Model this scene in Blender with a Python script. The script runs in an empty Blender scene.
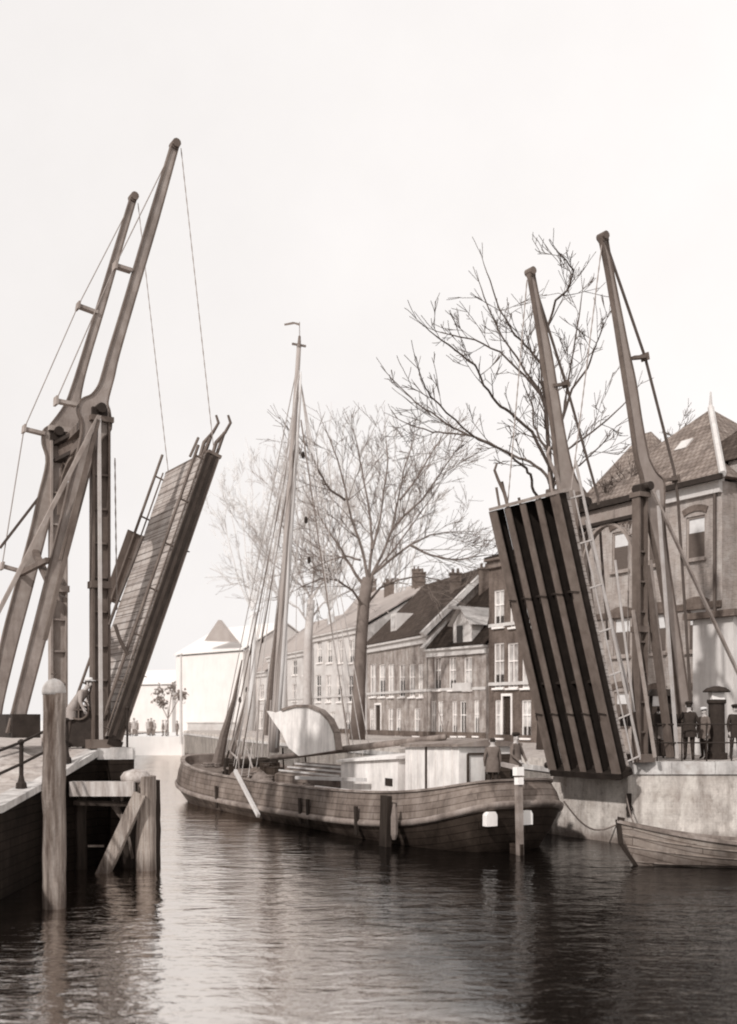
import bpy, bmesh, math, random
from mathutils import Vector as V, Matrix
random.seed(7)
C = bpy.context.scene.collection
FPX, CX, HY, EYE = 1100.0, 368.5, 718.0, 3.8

# ------------------------------------------------------------------ helpers
def at(px, py, Z):
    return V(((px-CX)*Z/FPX, Z, EYE+(HY-py)*Z/FPX))
def onp(px, py, P0, d):
    """point of the vertical plane through P0 along d that the sight line (px,py) meets"""
    k = (px-CX)/FPX
    a = (k*P0.y-P0.x)/(d.x-k*d.y)
    Z = P0.y+a*d.y
    return V((P0.x+a*d.x, Z, EYE+(HY-py)*Z/FPX))
def onground(px, py, z):
    Z = (EYE-z)*FPX/(py-HY)
    return V(((px-CX)*Z/FPX, Z, z))
UP = V((0,0,1))

class MB:
    uvf=None
    def __init__(s): s.v=[]; s.f=[]; s.m=[]
    def add(s, vs, fs, mi=0):
        n=len(s.v); s.v += [V(p) for p in vs]; s.f += [tuple(n+i for i in f) for f in fs]; s.m += [mi]*len(fs)
    def box(s, c, ax, ay, az, mi=0):
        """centre and three half-axis vectors"""
        c=V(c); ax=V(ax); ay=V(ay); az=V(az)
        if ax.cross(ay).dot(az)<0: ax=-ax
        vs=[c+ax*i+ay*j+az*k for k in (-1,1) for j in (-1,1) for i in (-1,1)]
        s.add(vs,[(0,2,3,1),(4,5,7,6),(0,1,5,4),(2,6,7,3),(0,4,6,2),(1,3,7,5)],mi)
    def bar(s, a, b, w, h, side=None, mi=0):
        """rectangular bar a-b, full width w along side, full depth h"""
        a=V(a); b=V(b); d=(b-a).normalized()
        sd = V(side) if side is not None else (UP if abs(d.z)<.9 else V((1,0,0)))
        sd = (sd-d*sd.dot(d)).normalized(); t=d.cross(sd)
        s.box((a+b)/2,(b-a)/2,sd*w/2,t*h/2,mi)
    def tube(s, pts, rs, n=6, cap=True, mi=0):
        pts=[V(p) for p in pts]
        if not hasattr(rs,'__len__'): rs=[rs]*len(pts)
        base=len(s.v); x=None
        for i,p in enumerate(pts):
            d=(pts[min(i+1,len(pts)-1)]-pts[max(i-1,0)])
            if d.length<1e-6: d=UP.copy()
            d.normalize()
            if x is None:
                x = d.cross(V((.31,.7,.64))); 
                if x.length<.1: x=d.cross(V((1,0,0)))
            x = (x-d*x.dot(d)).normalized(); y=d.cross(x)
            for k in range(n):
                a=2*math.pi*k/n
                s.v.append(p+(x*math.cos(a)+y*math.sin(a))*rs[i])
        for i in range(len(pts)-1):
            for k in range(n):
                a=base+i*n+k; b=base+i*n+(k+1)%n
                s.f.append((a,b,b+n,a+n)); s.m.append(mi)
        if cap:
            s.f.append(tuple(base+k for k in range(n))[::-1]); s.m.append(mi)
            e=base+(len(pts)-1)*n
            s.f.append(tuple(e+k for k in range(n))); s.m.append(mi)
    def prism(s, poly, ext, mi=0):
        """polygon swept along ext, centred"""
        poly=[V(p) for p in poly]; e=V(ext)/2; n=len(poly)
        s.add([p-e for p in poly]+[p+e for p in poly],
              [tuple(range(n))[::-1], tuple(range(n,2*n))]+[(i,(i+1)%n,n+(i+1)%n,n+i) for i in range(n)],mi)
    def build(s, name, mats, parent=None, origin=None, smooth=False):
        if parent is not None: o0=V(parent['_o'])
        elif origin is not None: o0=V(origin)
        else:
            zs=min(p.z for p in s.v); n=len(s.v)
            o0=V((sum(p.x for p in s.v)/n,sum(p.y for p in s.v)/n,zs))
        me=bpy.data.meshes.new(name)
        me.from_pydata([p-o0 for p in s.v],[],s.f)
        if not isinstance(mats,(list,tuple)): mats=[mats]
        for m in mats: me.materials.append(m)
        me.polygons.foreach_set('material_index', s.m)
        bm=bmesh.new(); bm.from_mesh(me)
        bmesh.ops.recalc_face_normals(bm, faces=bm.faces)
        uv=bm.loops.layers.uv.new('UVMap')
        for f in bm.faces:
            n=f.normal
            t = UP.cross(n)
            t = t.normalized() if t.length>.05 else V((1,0,0))
            b = n.cross(t)
            for l in f.loops:
                p=l.vert.co+o0
                l[uv].uv=s.uvf(p) if s.uvf else (p.dot(t),p.dot(b))
            f.smooth=smooth
        bm.to_mesh(me); bm.free()
        ob=bpy.data.objects.new(name,me); C.objects.link(ob)
        ob['_o']=tuple(o0)
        if parent is not None: ob.parent=parent
        else: ob.location=o0
        return ob

def tag(o,label=None,cat=None,group=None,kind=None):
    if label: o['label']=label
    if cat: o['category']=cat
    if group: o['group']=group
    if kind: o['kind']=kind
    return o
def thing(name,loc,label,cat,group=None):
    o=bpy.data.objects.new(name,None); C.objects.link(o); o.location=V(loc); o['_o']=tuple(V(loc)); o.empty_display_size=.3
    return tag(o,label,cat,group)

# ------------------------------------------------------------------ materials
def S(v):
    """a sepia grey of linear value v"""
    w=max(0.0,min(1.0,1-v/.55))
    return (min(1,v*(1.02+.2*w)), v*(.988-.05*w), v*(.965-.18*w), 1)
class NT:
    def __init__(s,m):
        m.use_nodes=True; s.t=m.node_tree; s.t.nodes.clear()
    def n(s,typ,ins=None,**kw):
        x=s.t.nodes.new(typ)
        for k,v in kw.items(): setattr(x,k,v)
        for k,v in (ins or {}).items():
            if hasattr(v,'is_output'): s.t.links.new(v,x.inputs[k])
            else: x.inputs[k].default_value=v
        return x
def ramp(nt,fac,stops):
    r=nt.n('ShaderNodeValToRGB',{0:fac}); e=r.color_ramp.elements
    while len(e)<len(stops): e.new(.5)
    for i,(p,c) in enumerate(stops): e[i].position=p; e[i].color=c
    return r.outputs[0]
def mul(nt,a,b,f=1.0):
    m=nt.n('ShaderNodeMix',data_type='RGBA',blend_type='MULTIPLY')
    m.inputs[0].default_value=f
    nt.t.links.new(a,m.inputs[6]); 
    if hasattr(b,'is_output'): nt.t.links.new(b,m.inputs[7])
    else: m.inputs[7].default_value=b
    return m.outputs[2]
MATS={}
def mat(name,v,amt=.25,scale=3.0,rough=.8,kind='plain',bump=.15,stretch=(1,1,1),stain=0.0,lo=None,metal=0.0,spec=.08):
    if name in MATS: return MATS[name]
    m=bpy.data.materials.new(name); nt=NT(m); MATS[name]=m
    tc=nt.n('ShaderNodeTexCoord')
    uvk = kind in ('brick','tiles','planks','stone','cobble')
    mp=nt.n('ShaderNodeMapping',{'Vector':tc.outputs['UV' if (uvk or kind=='uvwood') else 'Object']}); mp.inputs['Scale'].default_value=stretch
    vec=mp.outputs[0]
    n1=nt.n('ShaderNodeTexNoise',{'Vector':vec,'Scale':scale,'Detail':8.0,'Roughness':.65})
    col=ramp(nt,n1.outputs[0],[(.25,S(v*(1-amt))),(.5,S(v)),(.75,S(v*(1+amt)))])
    h=n1.outputs[0]
    uv=tc.outputs['UV']
    if kind=='brick':
        b=nt.n('ShaderNodeTexBrick',{'Vector':uv,'Color1':S(.85),'Color2':S(.6),'Mortar':S(.95),'Scale':1.0,'Mortar Size':.008,'Brick Width':.22,'Row Height':.065})
        col=mul(nt,col,b.outputs[0],.8); h=b.outputs[1]
    if kind=='wallbrick':
        b=nt.n('ShaderNodeTexBrick',{'Vector':uv,'Color1':S(1),'Color2':S(.8),'Mortar':S(.75),'Scale':1.0,'Mortar Size':.012,'Brick Width':.24,'Row Height':.075})
        col=mul(nt,col,b.outputs[0],.3)
        n5=nt.n('ShaderNodeTexNoise',{'Vector':tc.outputs['Object'],'Scale':5.0,'Detail':8.0,'Roughness':.75})
        col=mul(nt,col,ramp(nt,n5.outputs[0],[(.3,S(.45)),(.5,S(.95)),(1,S(1))]),.8)
    if kind=='tiles':
        b=nt.n('ShaderNodeTexBrick',{'Vector':uv,'Color1':S(1),'Color2':S(.62),'Mortar':S(.3),'Scale':1.0,'Mortar Size':.02,'Brick Width':.25,'Row Height':.3})
        col=mul(nt,col,b.outputs[0],.9); h=b.outputs[1]
    if kind=='stone':
        b=nt.n('ShaderNodeTexBrick',{'Vector':uv,'Color1':S(1),'Color2':S(.82),'Mortar':S(.5),'Scale':1.0,'Mortar Size':.014,'Brick Width':.95,'Row Height':.38})
        col=mul(nt,col,b.outputs[0],.7); h=b.outputs[1]
    if kind=='cobble':
        b=nt.n('ShaderNodeTexVoronoi',{'Vector':uv,'Scale':6.0})
        c2=ramp(nt,b.outputs[0],[(.0,S(1)),(.6,S(.9)),(.9,S(.5))]); col=mul(nt,col,c2,.7); h=b.outputs[0]
    if kind in('planks','uvwood'):
        b=nt.n('ShaderNodeTexBrick',{'Vector':uv,'Color1':S(1),'Color2':S(.75),'Mortar':S(.25),'Scale':1.0,'Mortar Size':.012,'Brick Width':3.4,'Row Height':.2})
        col=mul(nt,col,b.outputs[0],.8); h=b.outputs[1]
    if stain:
        mp2=nt.n('ShaderNodeMapping',{'Vector':tc.outputs['Object']}); mp2.inputs['Scale'].default_value=(1.6,1.6,.28)
        n2=nt.n('ShaderNodeTexNoise',{'Vector':mp2.outputs[0],'Scale':1.1,'Detail':6.0,'Roughness':.7,'Distortion':.4})
        c2=ramp(nt,n2.outputs[0],[(.36,S(1-stain)),(.5,S(1-stain*.4)),(.62,S(1))])
        col=mul(nt,col,c2,1.0)
    if lo is not None:   # wet, dark foot near the water line
        g=nt.n('ShaderNodeNewGeometry'); sp=nt.n('ShaderNodeSeparateXYZ',{0:g.outputs['Position']})
        nn=nt.n('ShaderNodeMath',{0:n1.outputs[0],1:.5,2:sp.outputs[2]},operation='MULTIPLY_ADD')
        c2=ramp(nt,nn.outputs[0],[(.0,S(lo)),(.35,S(lo*1.3)),(.75,S(1))]); col=mul(nt,col,c2,1.0)
    bn=nt.n('ShaderNodeBump',{'Height':h,'Strength':bump,'Distance':.03})
    n3=nt.n('ShaderNodeTexNoise',{'Vector':tc.outputs['Object'],'Scale':scale*9,'Detail':4.0})
    bn2=nt.n('ShaderNodeBump',{'Height':n3.outputs[0],'Strength':bump*.8,'Distance':.02,'Normal':bn.outputs[0]})
    p=nt.n('ShaderNodeBsdfPrincipled',{'Base Color':col,'Roughness':rough,'Normal':bn2.outputs[0],'Metallic':metal,'Specular IOR Level':spec})
    nt.n('ShaderNodeOutputMaterial',{0:p.outputs[0]})
    return m

M=dict(
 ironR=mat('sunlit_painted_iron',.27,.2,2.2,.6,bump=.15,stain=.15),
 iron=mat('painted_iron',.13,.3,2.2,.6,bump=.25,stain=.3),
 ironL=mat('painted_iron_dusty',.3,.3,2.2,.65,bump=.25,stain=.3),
 ironD=mat('dark_iron',.03,.4,3,.6),
 ironM=mat('leaf_girder_iron',.135,.35,2.5,.6,bump=.3,stain=.25),
 ironP=mat('pale_weathered_iron',.42,.2,3,.7),
 under=mat('gap_shade_underside',.022,.4,3,.95,spec=.05),  # near-black tone paints in the shade between the leaf girders
 rod=mat('iron_rod',.08,.3,3,.6),
 wire=mat('thin_wire',.26,.2,3,.7),
 deckL=mat('bridge_deck_planks',.36,.35,2,.9,kind='planks',stretch=(1,1,1),bump=.6),
 wood=mat('weathered_timber',.27,.75,2.2,.9,stretch=(5,5,.3),bump=1.0,stain=.8,lo=.4),
 woodW=mat('bleached_timber',.42,.6,1.6,.9,stretch=(3,3,.5),bump=.6,stain=.35),
 woodD=mat('tarred_timber',.03,.5,2,.85,stretch=(4,4,.4),bump=.5,lo=.6),
 quayR=mat('quay_masonry',.62,.42,1.1,.9,kind='wallbrick',stain=.5,lo=.3,bump=.5),
 quayL=mat('dark_quay_planking',.025,.4,1.2,.9,kind='planks',stain=.5,bump=.4,lo=.6),
 coping=mat('stone_coping',.56,.3,3,.9,stain=.45,bump=.4),
 pave=mat('stone_setts',.45,.3,2,.9,kind='cobble',bump=.5,stain=.35),
 far=mat('pale_far_ground',.66,.1,.4,.95),  # ground tone lightened, distance haze put into the colour
 hull=mat('hull_planking',.15,.6,1.1,.65,kind='planks',stain=.65,bump=.3,lo=.4),
 hullU=mat('bulwark_planking',.2,.6,1.2,.6,kind='planks',stain=.45,bump=.3),
 hullA=mat('dark_quarter_planking',.055,.45,1.3,.6,kind='planks',stain=.35,bump=.3,lo=.5),
 wale=mat('worn_wale',.23,.6,1.5,.6,stain=.4),
 white=mat('white_paint',.84,.07,2,.7,stain=.1),
 whiteS=mat('scuffed_white_paint',.8,.16,2.2,.8,stain=.32),
 deck=mat('barge_deck',.16,.5,2.5,.85,kind='planks',bump=.4),
 mast=mat('varnished_spar',.33,.25,2,.5,stretch=(2,2,.2)),
 spar=mat('pale_spar',.5,.2,2,.6,stretch=(2,2,.2)),
 rope=mat('tarred_rope',.17,.3,9,.9),
 ropeL=mat('pale_rope',.42,.3,9,.9),
 boat=mat('rowboat_planks',.3,.4,2,.6,kind='planks',stain=.45,bump=.4,lo=.5),
 brick=mat('house_brick',.42,.3,1.2,.9,kind='brick',stain=.4,bump=.3),
 brickD=mat('dark_house_brick',.17,.35,1.6,.9,kind='brick',stain=.5,bump=.3),
 brickH=mat('pale_house_brick',.43,.4,1.6,.9,kind='brick',stain=.6,bump=.2),
 plaster=mat('pale_plaster',.6,.15,1,.9,stain=.2),
 hazeW=mat('haze_pale_far_wall',.68,.08,.5,.95,stain=.06),  # far walls and roof made paler to paint in distance haze
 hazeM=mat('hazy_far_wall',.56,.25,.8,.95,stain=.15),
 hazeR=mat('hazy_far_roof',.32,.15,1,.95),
 roof=mat('roof_tiles',.075,.3,1.5,.85,kind='tiles',stain=.3,bump=.5),
 roofL=mat('weathered_roof_tiles',.26,.3,1.3,.85,kind='tiles',stain=.35,bump=.5),
 roofD=mat('dark_roof_tiles',.035,.35,1.5,.85,kind='tiles',stain=.3,bump=.5),
 stucco=mat('pale_cornice',.55,.12,3,.8,stain=.15),
 glassD=mat('dark_window_glass',.03,.3,1,.25,spec=.3),
 glassL=mat('curtained_window_glass',.55,.5,1.7,.4,spec=.3,stain=.75),
 blind=mat('pale_window_blind',.6,.1,5,.8),
 shutter=mat('slatted_shutter',.1,.25,5,.8,stretch=(1,1,12)),
 bark=mat('tree_bark',.085,.35,3,.95,bump=.5,stretch=(2,2,.5)),
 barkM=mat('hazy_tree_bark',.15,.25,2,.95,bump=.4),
 barkH=mat('far_tree_bark',.42,.2,2,.95,bump=.2),  # this bark and the next lightened as painted distance haze
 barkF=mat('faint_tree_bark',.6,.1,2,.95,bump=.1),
 skin=mat('skin',.42,.1,6,.6), coatD=mat('dark_coat',.035,.3,6,.95), coatM=mat('grey_coat',.12,.3,6,.95),
 coatL=mat('pale_jacket',.3,.2,6,.95), hat=mat('dark_cap',.025,.2,6,.95), hatL=mat('pale_cap',.6,.1,6,.95),
 far_p=mat('far_dark_clothes',.2,.3,3,.95), far_m=mat('far_grey_clothes',.36,.3,3,.95),  # far clothes lightened so the colour carries the haze
)

# ------------------------------------------------------------------ bridge frame directions
vv=V((-.522,.853,0)); uu=V((.853,.522,0))   # canal direction, bridge direction

# ------------------------------------------------------------------ SETTING
def sheet(name,pts,m,kind='structure'):
    b=MB(); b.add([V(p) for p in pts],[tuple(range(len(pts)))])
    return tag(b.build(name,m),kind=kind)
def solid(name,plan,ztop,zbot,m,mtop=None):
    """plan polygon with a top height (number or per-point) and its sides"""
    n=len(plan); zt=ztop if hasattr(ztop,'__len__') else [ztop]*n
    b=MB()
    b.add([V((p[0],p[1],zt[i])) for i,p in enumerate(plan)]+[V((p[0],p[1],zbot)) for p in plan],
          [tuple(range(n))],1)
    for i in range(n):
        j=(i+1)%n; b.f.append((i,n+i,n+j,j)); b.m.append(0)
    o=b.build(name,[m,mtop or m]); return o

# water: one real sheet
wm=bpy.data.materials.new('canal_water'); nt=NT(wm)
tc=nt.n('ShaderNodeTexCoord')
mp=nt.n('ShaderNodeMapping',{'Vector':tc.outputs['Object']}); mp.inputs['Scale'].default_value=(.55,1.0,1); mp.inputs['Rotation'].default_value=(0,0,.12)
n1=nt.n('ShaderNodeTexNoise',{'Vector':mp.outputs[0],'Scale':1.5,'Detail':3.0,'Roughness':.5,'Distortion':.5})
n2=nt.n('ShaderNodeTexNoise',{'Vector':mp.outputs[0],'Scale':5.0,'Detail':3.0,'Roughness':.55,'Distortion':.3})
n0=nt.n('ShaderNodeTexNoise',{'Vector':mp.outputs[0],'Scale':.35,'Detail':2.0})
b1=nt.n('ShaderNodeBump',{'Height':n1.outputs[0],'Strength':1.0,'Distance':.045})
b2=nt.n('ShaderNodeBump',{'Height':n2.outputs[0],'Strength':1.0,'Distance':.018,'Normal':b1.outputs[0]})
b3=nt.n('ShaderNodeBump',{'Height':n0.outputs[0],'Strength':1.0,'Distance':.06,'Normal':b2.outputs[0]})
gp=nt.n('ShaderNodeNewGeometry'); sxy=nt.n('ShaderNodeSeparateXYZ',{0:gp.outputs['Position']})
ln_=nt.n('ShaderNodeMath',{0:sxy.outputs[1],1:.168,2:sxy.outputs[0]},operation='MULTIPLY_ADD')   # 0 on the line of the painted bright streak
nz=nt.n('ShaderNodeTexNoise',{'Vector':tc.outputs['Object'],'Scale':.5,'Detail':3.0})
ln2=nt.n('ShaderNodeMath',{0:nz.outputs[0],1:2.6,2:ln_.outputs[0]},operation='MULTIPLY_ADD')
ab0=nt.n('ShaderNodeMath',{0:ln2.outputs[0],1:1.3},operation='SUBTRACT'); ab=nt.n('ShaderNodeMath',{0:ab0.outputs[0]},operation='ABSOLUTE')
streak=nt.n('ShaderNodeMapRange',{0:ab.outputs[0],1:.9,2:4.8,3:1.0,4:0.0},interpolation_type='SMOOTHERSTEP')
ior=nt.n('ShaderNodeMapRange',{0:streak.outputs[0],1:0,2:1,3:1.2,4:16.0})  # reflectivity boosted in the streak, cut elsewhere: bright sky reflection painted in
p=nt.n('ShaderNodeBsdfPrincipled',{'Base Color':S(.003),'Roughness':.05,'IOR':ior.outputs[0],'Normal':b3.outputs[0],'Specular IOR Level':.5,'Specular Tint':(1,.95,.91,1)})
nt.n('ShaderNodeOutputMaterial',{0:p.outputs[0]})
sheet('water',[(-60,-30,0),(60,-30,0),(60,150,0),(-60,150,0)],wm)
sheet('ground',[(-900,125,-.3),(900,125,-.3),(900,1500,-.3),(-900,1500,-.3)],M['far'])

QR=2.48
# right bank: abutment corner, then the canal side
RC=V((7.78,33,0))
rp=[(7.78,33),(60,33),(60,150),(-19,150),(-19,113),(-12,88),(-3.2,60),(4.6,38.9),(6.0,36.0)]
o=solid('right_bank_ground',[(x+.45 if y==33 and x<20 else x,y+.3 if y==33 else y) for x,y in rp],QR-.004,-1.5,M['quayR'],M['pave']); tag(o,kind='structure')
def wallrun(name,pts,ztops,zb,th,m,label,cat,cope=None,copem=None,ch=.38,cw=.55,group=None):
    r=thing(name,(pts[0][0],pts[0][1],0),label,cat,group)
    for i in range(len(pts)-1):
        a=V((*pts[i],0)); b=V((*pts[i+1],0)); d=(b-a).normalized(); n=V((d.y,-d.x,0))*(-1)
        b_=MB(); z0,z1=ztops[i]-ch,ztops[i+1]-ch
        q=[a,b,b+n*th,a+n*th]; zz=[z0,z1,z1,z0]
        b_.add([V((p.x,p.y,z)) for p,z in zip(q,zz)]+[V((p.x,p.y,zb)) for p in q],
               [(0,1,2,3),(4,7,6,5),(0,4,5,1),(1,5,6,2),(2,6,7,3),(3,7,4,0)])
        b_.build('masonry',m,r)
        c=MB(); q=[a-n*.06,b-n*.06,b+n*cw,a+n*cw]; zt=[z+ch for z in zz]
        L=(b-a).length; k=max(1,int(L/1.3))
        for j in range(k):
            f0,f1=j/k,(j+1)/k-.012/L
            A0,A1=q[0].lerp(q[1],f0),q[0].lerp(q[1],f1); B0,B1=q[3].lerp(q[2],f0),q[3].lerp(q[2],f1)
            h0=z0+(z1-z0)*f0; h1=z0+(z1-z0)*f1
            jj=random.uniform(-.012,.012)
            c.add([V((A0.x,A0.y,h0+ch+jj)),V((A1.x,A1.y,h1+ch+jj)),V((B1.x,B1.y,h1+ch+jj)),V((B0.x,B0.y,h0+ch+jj)),
                   V((A0.x,A0.y,h0+.002)),V((A1.x,A1.y,h1+.002)),V((B1.x,B1.y,h1+.002)),V((B0.x,B0.y,h0+.002))],
                  [(0,1,2,3),(4,7,6,5),(0,4,5,1),(1,5,6,2),(2,6,7,3),(3,7,4,0)])
        c.build('coping',copem or M['coping'],r)
    return r
w=wallrun('quay_wall',[(30,33),(7.78,33)][::-1],[QR+.01,QR+.01],-1.5,.9,M['quayR'],
   'pale stained masonry quay wall with thick coping stones behind the rowing boat','quay wall')
# hinge abutment below the raised leaf, lower than the corner
w2=wallrun('bridge_abutment',[(7.77,33.02),(6.0,36.0),(4.6,38.9),(-3.2,60),(-12,88),(-19,113)][::-1],[2.3,2.3,2.3,2.3,2.2,2.2],-1.5,.9,M['quayR'],
   'streaked pale canal wall running back from under the raised right bridge leaf','quay wall',ch=.18)
# iron ladder recess mark on corner: mooring ring
mr=MB(); cpos=onp(629,805,V((7.78,32.98,0)),V((1,0,0)))
mr.box(cpos,V((.07,0,0)),V((0,.03,0)),V((0,0,.35)))
mr.tube([cpos+V((math.cos(a)*.1,-.05,-.1+math.sin(a)*.1)) for a in [i*math.pi/5 for i in range(11)]],.018,5)
tag(mr.build('mooring_ring',M['ironD']),'dark iron mooring plate with ring near the corner of right quay wall','mooring ring')

# left bank
lp=[(-7.7,-20,1.96),(-7.7,23,1.96),(-7.75,26.3,2.27),(-7.05,28.6,2.95),(-6.15,28.75,3.0),(-8.0,31.9,3.0),(-10,35.5,3.0),(-19,75,2.4),(-27,112,2.0),(-27,150,2.0),(-80,150,2.0),(-80,75,2.6),(-80,35.5,3.0),(-80,28,2.9),(-80,23,1.96),(-80,-20,1.96)]
b=MB()
n=len(lp)
b.add([V((x,y,z-.005)) for x,y,z in lp]+[V((x,y,-1.5)) for x,y,z in lp],[])
def lf(*ix): b.f.append(ix); b.m.append(1)
lf(0,1,14,15); lf(1,2,13,14); lf(2,3,13); lf(3,4,5,6,12,13); lf(6,7,11,12); lf(7,8,9,10,11)
for i in range(n): b.f.append((i,n+i,n+(i+1)%n,(i+1)%n)); b.m.append(0)
tag(b.build('left_bank_ground',[M['quayL'],M['pave']]),kind='structure')
b=MB()
cw=wallrun('quay_wall',[(x,y) for x,y,z in lp[:4]],[z+.02 for x,y,z in lp[:4]],-1.5,.5,M['quayL'],
  'dark left quay wall with pale sloping coping beneath the iron railing','quay wall',copem=M['coping'],ch=.16,cw=.45)
cw=wallrun('bridge_abutment',[(x,y) for x,y,z in lp[3:7]],[3.02]*4,-1.5,.6,M['quayL'],
  'dark left bridge abutment behind the timber fender','bridge abutment',copem=M['coping'],ch=.3,cw=.5)
# far end of the canal
o=solid('far_bank_ground',[(-27.1,112),(-19,112),(60,150),(60,158),(-80,158),(-80,150),(-27.1,150)],1.9,-1.5,M['hazeW'],M['far']); tag(o,kind='structure')

# ------------------------------------------------------------------ DRAWBRIDGES
def smooth2(pts,sub=4):
    P=[V((x,y,0)) for x,y in pts]; out=[]
    for i in range(len(P)-1):
        p0=P[max(i-1,0)];p1=P[i];p2=P[i+1];p3=P[min(i+2,len(P)-1)]
        for k in range(sub):
            t=k/sub; q=((p1*2)+(p2-p0)*t+(p0*2-p1*5+p2*4-p3)*t*t+(p1*3-p0-p2*3+p3)*t**3)*.5; out.append((q.x,q.y))
    out.append(pts[-1]); return out
def outline_beam(par,left,right,P0,d,side,mweb,flw=.16,webt=.1,top_cap=True):
    """riveted balance beam: web between two traced edges, with flanges"""
    left=[(x+.8,y) for x,y in left]; right=[(x-.8,y) for x,y in right]
    L=[onp(x,y,P0,d) for x,y in smooth2(left)]; R=[onp(x,y,P0,d) for x,y in smooth2(right)]
    b=MB(); n=len(L); m=max(len(L),len(R))
    b.prism(L+R[::-1],side*webt)
    ob=b.build('balance_beam',mweb,par)
    for E in (L,R):
        b=MB()
        for i in range(len(E)-1): b.bar(E[i],E[i+1],flw,.04,side)
        b.build('flange',M['iron'],ob)
    if top_cap:
        t=(L[0]+R[0])/2; cb=MB()
        ax=((L[0]-L[1])+(R[0]-R[1])).normalized(); w=(L[0]-R[0]).length
        cb.bar(t-ax*.05,t+ax*.1,w*1.15,.2,(L[0]-R[0]))
        cb.tube([t+ax*.1-side*.16,t+ax*.1+side*.16],.12,10)
        cb.build('sheave_cap',M['iron'],ob)
    return ob,L,R
def rods(par,name,segs,P0,d,r,m):
    b=MB()
    for s in segs:
        b.tube([onp(x,y,P0,d) for x,y in s],r,6)
    return b.build(name,m,par)
def chain(par,a,b_,m=None,r=.018,sag=.0,name='chain'):
    b=MB(); a=V(a); b_=V(b_); n=int((b_-a).length/.16); 
    pts=[a.lerp(b_,i/n)-UP*sag*math.sin(math.pi*i/n) for i in range(n+1)]
    b.tube(pts,[r*(1.35 if i%2 else .75) for i in range(n+1)],5)
    return b.build(name,m or M['rod'],par)

def leaf(par,hn,tn,wid,side_under,mg,mdeck,ngird,gdep=.42,deckth=.12,capm=None,open_boards=False):
    """raised leaf: hinge point and tip point of the near edge, width along vv, underside direction"""
    l=(tn-hn); Ln=l.length; l=l.normalized()
    m_=(side_under-l*side_under.dot(l)).normalized()
    g=thing_part(par,'leaf')
    # deck boards across the leaf
    b=MB(); nb=int(Ln/.24)
    for i in range(nb):
        c=hn+l*(Ln*(i+.5)/nb)+vv*wid/2-m_*(deckth/2+.002)
        b.box(c,l*(Ln/nb/2-.009),vv*(wid/2-.02),m_*(deckth/2*random.uniform(.9,1.1)))
    b.build('deck_boards',mdeck,g)
    b=MB(); b.box(hn+l*Ln/2+vv*wid/2+m_*.01,l*(Ln/2-.03),vv*(wid/2-.02),m_*.012)
    b.build('deck_underside',M['under'],g)
    for k in range(ngird):
        b=MB(); c0=hn+vv*(wid*k/(ngird-1)); 
        edge = k in (0,ngird-1)
        fw=FWE if edge else FW
        # web and bottom flange
        b.box(c0+l*Ln/2+m_*(gdep/2+.03),l*Ln/2,vv*.02,m_*gdep/2,1)  # web in the same dark tone, painted shade between the ribs
        b.box(c0+l*Ln/2+m_*(gdep+.045),l*Ln/2,vv*fw/2,m_*.018)
        ob=b.build('girder',[mg,M['under']],g)
        if not edge or True:
            for s in (.22,.66):
                t=MB()
                c=c0+l*Ln*s+m_*(gdep+.07)
                t.bar(c-vv*.16,c+vv*.16+l*.05,.07,.02,m_); t.bar(c+vv*.14,c+vv*.15-l*.18,.05,.022,m_)
                t.build('tie_bracket',M['ironD'],ob)
    for s,h in ((0,.5),(1,.42)):
        b=MB()
        b.box(hn+l*(Ln*s+(.06 if s else -.1))+vv*wid/2+m_*(gdep/2),l*(.045 if s else .09),vv*(wid/2+.1),m_*(gdep/2+.1))
        b.build('end_plate',(capm or mg) if s else M['under'],g)
    for s in (.33,.66):
        b=MB()
        b.box(hn+l*(Ln*s)+vv*wid/2+m_*(gdep*.25),l*.03,vv*(wid/2-.05),m_*.06)
        b.build('cross_beam',M['ironD'],g)
    return g,l,m_,Ln
def thing_part(par,name):
    """a small real mesh that carries sub-parts: the hinge shaft"""
    return par['_leafhost'] if False else _host(par,name)
def _host(par,name):
    b=HOST.pop(); return b.build(name,M['ironD'],par)
HOST=[]

def bridge(name,root_loc,label): return thing(name,root_loc,label,'drawbridge')

# ---- right bridge
Z0=33.0
RO=V(((640-CX)*Z0/FPX,Z0,0)); RF=RO+vv*2.75
R=bridge('drawbridge',(RO.x,RO.y,QR),'right raised iron drawbridge half with ribbed leaf underside facing the canal')
# near beam
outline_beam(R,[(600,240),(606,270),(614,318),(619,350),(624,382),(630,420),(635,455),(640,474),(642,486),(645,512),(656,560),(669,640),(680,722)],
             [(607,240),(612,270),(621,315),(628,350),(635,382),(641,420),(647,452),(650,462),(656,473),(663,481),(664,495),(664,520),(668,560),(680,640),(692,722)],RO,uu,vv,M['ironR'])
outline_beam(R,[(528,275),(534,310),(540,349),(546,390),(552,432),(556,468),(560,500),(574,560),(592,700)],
             [(534,275),(541,310),(550,349),(557,390),(564,432),(571,465),(577,482),(587,500),(588,560),(604,700)],RF,uu,vv,M['ironR'])
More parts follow.
